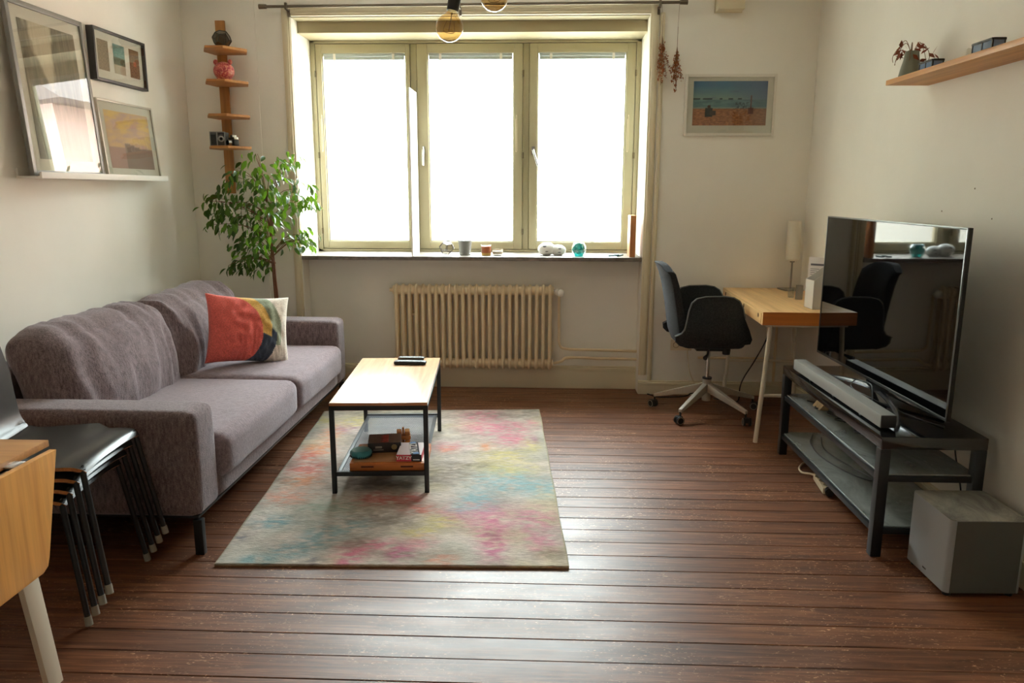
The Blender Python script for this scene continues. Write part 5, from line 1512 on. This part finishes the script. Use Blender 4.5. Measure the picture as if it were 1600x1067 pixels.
b = MB(); b.ball((-0.045, -0.040, 0.066), 0.011, 12, 8, (1.2, 0.5, 0.6)); b.ball((0.064, -0.036, 0.050), 0.010, 12, 8, (1.2, 0.5, 0.5)); b.ball((-0.03, -0.045, 0.030), 0.010, 12, 8, (1.2, 0.4, 0.4)); b.ball((0.06, -0.040, 0.024), 0.010, 12, 8, (1.2, 0.4, 0.4)); b.build('grey_marks', mat('mark_grey', (120, 120, 124), 0.4), wo, smooth=True, local=True)
# teal faceted vase
tv_ = thing('faceted_vase', 'turquoise faceted glass vase on the right of the sill', 'vase', (0.262, 5.52, ZI))
b = MB()
rr_ = [(0.0, 0), (0.030, 0.0), (0.046, 0.022), (0.054, 0.046), (0.049, 0.070), (0.038, 0.092), (0.034, 0.088), (0.044, 0.068), (0.048, 0.046), (0.040, 0.022), (0.0, 0.008)]
seg_ = 10; rings = []
for q, (r_, z_) in enumerate(rr_):
    if r_ == 0: rings.append([b.b.verts.new((0, 0, z_))]); continue
    off = (q % 2) * PI / seg_
    rings.append([b.b.verts.new((r_ * math.cos(2 * PI * k / seg_ + off), r_ * math.sin(2 * PI * k / seg_ + off), z_)) for k in range(seg_)])
for q, (A, B) in enumerate(zip(rings, rings[1:])):
    for k in range(seg_):
        k2 = (k + 1) % seg_
        if len(A) == 1: b.b.faces.new((A[0], B[k], B[k2])); continue
        if len(B) == 1: b.b.faces.new((A[k], A[k2], B[0])); continue
        if q % 2 == 0: b.b.faces.new((A[k], A[k2], B[k])); b.b.faces.new((A[k2], B[k2], B[k]))
        else: b.b.faces.new((A[k], A[k2], B[k2])); b.b.faces.new((A[k], B[k2], B[k]))
b.build('vase_body', glass_mat('turquoise_glass', (0.12, 0.70, 0.68), 4.0, 0.08, 1.5, 0.3, (0.10, 0.60, 0.58)), tv_, local=True)
b = MB()
b.tube(smoothpath([(0.47, 5.47, ZI + 0.006), (0.50, 5.48, ZI + 0.008), (0.52, 5.465, ZI + 0.012), (0.545, 5.475, ZI + 0.007), (0.575, 5.49, ZI + 0.012)], 5), 0.006, 7); b.ball((0.535, 5.47, ZI + 0.010), 0.010, 10, 8, (1.2, 1, 0.9))
o = b.build('trinket', mat('teal_dark_glass', (44, 98, 106), 0.3), smooth=True); tag(o, 'small dark teal trinket lying near the right end of the sill', 'trinket')
b = MB(); b.box(0.615, 0.655, 5.44, 5.60, ZI, 1.275); o = b.build('wooden_board', wood('sill_board_wood', (206, 140, 84), (176, 108, 58), 'z', 1.2, 0.5), bevel=0.002); tag(o, 'upright wooden board standing at the right end of the sill', 'board')
b = MB(); b.box(-0.928, -0.918, 5.425, 5.72, ZI, 2.135, ry=0); o = b.build('upright_divider', mat('panel_white', (236, 234, 226), 0.4), bevel=0.001); tag(o, 'tall thin white panel standing edge-on on the sill beside the middle window', 'panel')

# ------------------------------------------------------------------ dried bunches on the rod
def bunch(label, x, y, z0, z1, w_, seed):
    t_ = thing('dried_flowers', label, 'dried flowers', (x, y, z1), group='dried flower bunches hanging by the window')
    rq = random.Random(seed)
    b = MB(); b.tube([(x, y, z0), (x, y, z0 + 0.12)], 0.0015, 5)
    b.tube([(x, y, z0 + 0.12), (0.76 if x < 0.8 else x, 5.337, 2.638)], 0.0008, 4)
    tips = []
    for k in range(16):
        a = rq.uniform(0, 2 * PI); e = rq.uniform(0.2, 1) * w_; zt = z1 + rq.uniform(0, 0.45) * (z0 - z1)
        tip = (x + math.cos(a) * e, y + math.sin(a) * min(e * 0.6, WY - 0.03 - y), zt)
        mid = (x + math.cos(a) * e * 0.35, y + math.sin(a) * e * 0.3, (z0 + zt) / 2)
        path = smoothpath([(x, y, z0), mid, tip], 5); b.tube(path, 0.0012, 4, cap=False); tips.append(path)
    b.build('stems', M['drystem'], t_)
    b = MB()
    for path in tips:
        for k in range(13):
            p = path[rq.randint(3, len(path) - 1)] + Vector((rq.uniform(-.012, .012), rq.uniform(-.01, .01), rq.uniform(-.012, .012)))
            s_ = rq.uniform(0.006, 0.014)
            R3 = Matrix.Rotation(rq.uniform(0, 6.3), 3, Vector((rq.uniform(-1, 1), rq.uniform(-1, 1), rq.uniform(-1, 1))).normalized())
            q4 = [p + R3 @ Vector(v_) for v_ in ((-s_ * .4, 0, 0), (0, s_ * .2, s_), (s_ * .4, 0, 0), (0, -s_ * .2, -s_))]
            b.quad(*q4)
    o = b.build('petals', M['dry'], t_); o['kind'] = 'stuff'
bunch('bunch of dried brown flowers hanging nearest the window frame', 0.775, 5.36, 2.45, 2.13, 0.060, 21)
bunch('bunch of dried brown flowers hanging nearest the beach picture', 0.875, 5.36, 2.38, 2.10, 0.058, 33)

# ------------------------------------------------------------------ ceiling lamp with amber bulbs
pd = thing('ceiling_lamp', 'black spider ceiling lamp with large amber filament bulbs above the window', 'ceiling lamp', (-0.22, 2.86, H))
HB = Vector((-0.235, 2.86, 2.42))
b = MB(); b.tube([(HB.x, HB.y, H), (HB.x, HB.y, H - 0.03)], 0.06, 24); b.build('ceiling_rose', M['black'], pd, smooth=True, angle=30)
b = MB(); b.tube([(HB.x, HB.y, H - 0.02), HB], 0.006, 10); b.build('rod', M['black'], pd, smooth=True)
b = MB(); b.ball(HB, 0.03, 16, 10); b.build('hub', M['black'], pd, smooth=True)
amber = glass_mat('amber_glass', (0.86, 0.71, 0.46), 2.2, 0.0, 1.45)
for tip, fn in ((Vector((-0.326, 2.77, 1.995)), 1), (Vector((-0.172, 2.77, 2.092)), 1), (Vector((-0.10, 3.0, 2.26)), 0), (Vector((-0.42, 3.0, 2.28)), 0)):
    # direction from bulb to hub end of socket
    d_ = (Vector((tip.x * 0.55 + HB.x * 0.45 if fn else HB.x, HB.y, tip.z + 0.30)) - tip).normalized() if fn else (HB - tip).normalized()
    if tip.x == -0.326 or abs(tip.x + 0.326) < 1e-6: d_ = Vector((0.19, 0.05, 0.95)).normalized()
    neck = tip + d_ * 0.058
    b = MB(); b.tube([neck - d_ * 0.004, neck + d_ * 0.085], [0.0205, 0.0225], 18); sk = b.build('lamp_socket', M['black'], pd, smooth=True, angle=30)
    b = MB(); b.tube(smoothpath([neck + d_ * 0.08, neck + d_ * 0.16, HB], 5), 0.005, 8); b.build('arm', M['black'], pd, smooth=True)
    b = MB()
    prof_b = [(0.0, -0.0475)] + [(0.0475 * math.sin(PI * k / 14), -0.0475 * math.cos(PI * k / 14)) for k in range(1, 12)] + [(0.0165, 0.052), (0.015, 0.060)]
    b.lathe(prof_b, tip, 28, axis=d_); bu = b.build('bulb', amber, pd, smooth=True, angle=80)
    b = MB(); sd = d_.cross(Vector((0, 1, 0))).normalized()
    b.tube([tip + d_ * 0.05, tip - d_ * 0.012], 0.0016, 6)
    b.tube(smoothpath([tip + d_ * 0.02 + sd * 0.012, tip - d_ * 0.015 + sd * 0.018, tip - d_ * 0.015 - sd * 0.018, tip + d_ * 0.02 - sd * 0.012], 5), 0.0010, 5)
    b.build('filament', mat('filament_brown', (96, 64, 34), 0.5), bu, smooth=True)

# ------------------------------------------------------------------ wall socket and cords behind the chair
so = thing('wall_socket', 'cream double wall socket low on the back wall behind the chair', 'socket', (1.0, WY, 0.33))
b = MB(); b.box(0.925, 1.075, WY - 0.016, WY - 0.001, 0.325, 0.405); b.build('socket_plate', M['cable_w'], so, bevel=0.003)
for xx in (0.962, 1.038):
    b = MB(); b.lathe([(0.021, 0), (0.021, 0.004), (0.018, 0.004), (0.018, -0.004), (0, -0.004)], (xx, WY - 0.016, 0.365), 18, axis=(0, -1, 0)); b.build('socket_ring', mat('socket_brown', (150, 118, 82), 0.6), so)
b = MB(); b.tube([(1.038, WY - 0.015, 0.365), (1.038, WY - 0.045, 0.365)], [0.017, 0.013], 12)
b.tube(smoothpath([(1.038, WY - 0.045, 0.365), (1.040, WY - 0.055, 0.30), (1.06, WY - 0.055, 0.18), (1.10, WY - 0.05, 0.09), (1.12, WY - 0.06, 0.012), (1.16, 5.30, 0.006)], 6), 0.004, 7)
o = b.build('plug_cord', M['cable_w'], smooth=True); tag(o, 'cream plug and cord hanging from the wall socket', 'cord')
cable('black cord running down from the underside of the desk to the floor', [(1.318, 4.42, 0.695), (1.318, 4.45, 0.60), (1.30, 4.62, 0.42), (1.31, 4.85, 0.27), (1.34, 5.05, 0.15), (1.36, 5.15, 0.03), (1.33, 5.22, 0.006), (1.22, 5.28, 0.006)], 0.004, M['cable_b'])
cable('black cord with plug lying on the floor along the baseboard by the chair', [(0.760, 5.33, 0.020), (0.79, 5.32, 0.014), (0.83, 5.30, 0.007), (0.95, 5.31, 0.006), (1.04, 5.34, 0.006), (1.08, 5.36, 0.02), (1.12, 5.35, 0.006)], 0.0045, M['cable_b'])

# ------------------------------------------------------------------ ficus
fc = thing('ficus_tree', 'leafy green weeping fig in the left corner behind the sofa', 'plant', (-1.87, 5.255, 0))
b = MB(); b.lathe([(0, 0), (0.085, 0), (0.115, 0.20), (0.125, 0.20), (0.125, 0.225), (0.112, 0.225), (0.105, 0.19), (0, 0.19)], (-1.87, 5.255, 0), 28); b.build('pot', M['pot'], fc, smooth=True, angle=35)
b = MB(); b.lathe([(0, 0.196), (0.104, 0.194), (0.104, 0.19), (0, 0.19)], (-1.87, 5.255, 0), 20); b.build('soil', M['soil'], fc)
rf = random.Random(42)
b = MB()
tp = {}
trunks = [[(-1.878, 5.255, 0.19), (-1.866, 5.25, 0.6), (-1.862, 5.22, 0.9), (-1.858, 5.20, 1.15), (-1.846, 5.18, 1.30)],
          [(-1.858, 5.262, 0.19), (-1.850, 5.255, 0.6), (-1.852, 5.23, 0.9), (-1.850, 5.20, 1.2), (-1.830, 5.17, 1.36)],
          [(-1.868, 5.27, 0.19), (-1.860, 5.262, 0.7), (-1.856, 5.23, 1.0), (-1.862, 5.19, 1.22), (-1.88, 5.17, 1.36)]]
for tk in trunks:
    pth = smoothpath(tk, 6); b.tube(pth, [0.0085 - 0.004 * i / len(pth) for i in range(len(pth))], 8)
b.build('trunk', M['trunk'], fc, smooth=True)
# clusters (x, z, rx, rz, n)
PX = lambda px, py: (-1.856 + (px - 425) * 0.0042, 0.756 + (455 - py) * 0.00428)
CL = [(340, 312, 20, 22, 22), (378, 268, 20, 18, 14), (352, 345, 18, 18, 16), (398, 290, 34, 28, 44), (438, 272, 28, 24, 30), (475, 250, 20, 14, 22), (482, 300, 20, 26, 34), (455, 318, 30, 28, 36), (410, 335, 34, 26, 40), (372, 330, 26, 24, 26), (398, 382, 28, 18, 28), (372, 372, 14, 20, 14), (382, 412, 24, 16, 22), (365, 416, 9, 9, 7), (428, 362, 26, 20, 24), (462, 372, 24, 18, 24), (484, 372, 14, 22, 18), (416, 416, 12, 14, 8), (405, 400, 18, 12, 12), (498, 310, 9, 14, 12), (420, 245, 14, 8, 5), (400, 310, 50, 40, 18)]
bs = MB()
leaves = []
for (cx, cy, rx_, ry_, n_) in CL:
    X, Z = PX(cx, cy); yb_ = 5.13 + rf.uniform(-0.12, 0.12)
    root_ = Vector((-1.852 + rf.uniform(-.02, .02), 5.20, max(0.95, min(1.36, Z - 0.12 + rf.uniform(-.05, .05)))))
    for tw in range(3):
        ex_ = Vector((X + rf.uniform(-.7, .7) * rx_ * 0.0042, yb_ + rf.uniform(-.06, .06), Z + rf.uniform(-.5, .6) * ry_ * 0.0043))
        mid = (root_ + ex_) / 2 + Vector((0, 0, 0.05))
        bs.tube(smoothpath([root_, mid, ex_], 4), [0.0030 - 0.0002 * i for i in range(9)], 5, cap=False)
    for _ in range(int(n_ * 1.45)):
        a = rf.uniform(0, 2 * PI); q = math.sqrt(rf.random())
        y_ = yb_ + rf.uniform(-0.11, 0.11)
        x_ = X + math.cos(a) * q * rx_ * 0.0042
        y_ = min(y_, WY - 0.06)
        leaves.append((x_, y_, Z + math.sin(a) * q * ry_ * 0.00428))
o = bs.build('branches', M['trunk'], fc, smooth=True)
rf.shuffle(leaves)
leaves.sort(key=lambda p: p[1])
def leaf_geo(b, L_, W_, fold, curl, place=None):
    rowsL = [(0, 0, 0), (0.22, 0.72, 1), (0.5, 1.0, 2), (0.78, 0.62, 3), (1.0, 0, 4)]
    mid = []; lft = []; rgt = []
    for t_, w_, _ in rowsL:
        p = Vector((0, t_ * L_, -curl * t_ * t_ * L_))
        mid.append(p); lft.append(p + Vector((-w_ * W_ / 2, 0, fold * w_ * W_))); rgt.append(p + Vector((w_ * W_ / 2, 0, fold * w_ * W_)))
    def V(p): return b.b.verts.new(place @ p if place else p)
    m_ = [V(p) for p in mid]; l_ = [None] + [V(p) for p in lft[1:4]] + [None]; r_ = [None] + [V(p) for p in rgt[1:4]] + [None]
    b.b.faces.new((m_[0], m_[1], l_[1])); b.b.faces.new((m_[0], r_[1], m_[1]))
    for i in (1, 2):
        b.b.faces.new((m_[i], m_[i + 1], l_[i + 1], l_[i])); b.b.faces.new((m_[i], r_[i], r_[i + 1], m_[i + 1]))
    b.b.faces.new((m_[3], m_[4], l_[3])); b.b.faces.new((m_[3], r_[3], m_[4]))
protos = []
for (L_, W_, fo, cu_) in ((0.066, 0.032, 0.18, 0.25), (0.056, 0.028, 0.25, 0.15), (0.074, 0.034, 0.15, 0.4)):
    b = MB(); leaf_geo(b, L_, W_, fo, cu_); protos.append(b.build('leaf', M['leaf'], fc, smooth=True, local=True, origin=(0, 0, 0)))
rest = MB()
for i, p in enumerate(leaves):
    out = Vector((p[0] + 1.85, (p[1] - 5.15), 0))
    yaw = math.atan2(out.y, out.x) - PI / 2 + rf.uniform(-1.1, 1.1)
    pitch = rf.uniform(-1.45, -0.35); roll = rf.uniform(-0.7, 0.7)
    if i < 300:
        o = protos[i] if i < 3 else protos[rf.randint(0, 2)].copy()
        if i >= 3: COL.objects.link(o); o.parent = fc
        o.location = Vector(p) - fc.location; o.rotation_euler = (pitch, roll, yaw)
        s_ = rf.uniform(0.68, 1.02); o.scale = (s_, s_, s_)
    else:
        mt = Matrix.Translation(p) @ Matrix.Rotation(yaw, 4, 'Z') @ Matrix.Rotation(roll, 4, 'Y') @ Matrix.Rotation(pitch, 4, 'X')
        leaf_geo(rest, rf.uniform(0.052, 0.07), 0.030, 0.18, 0.25, mt)
o = rest.build('leaves', M['leaf'], fc, smooth=True); o['kind'] = 'stuff'
print('leaves', len(leaves))
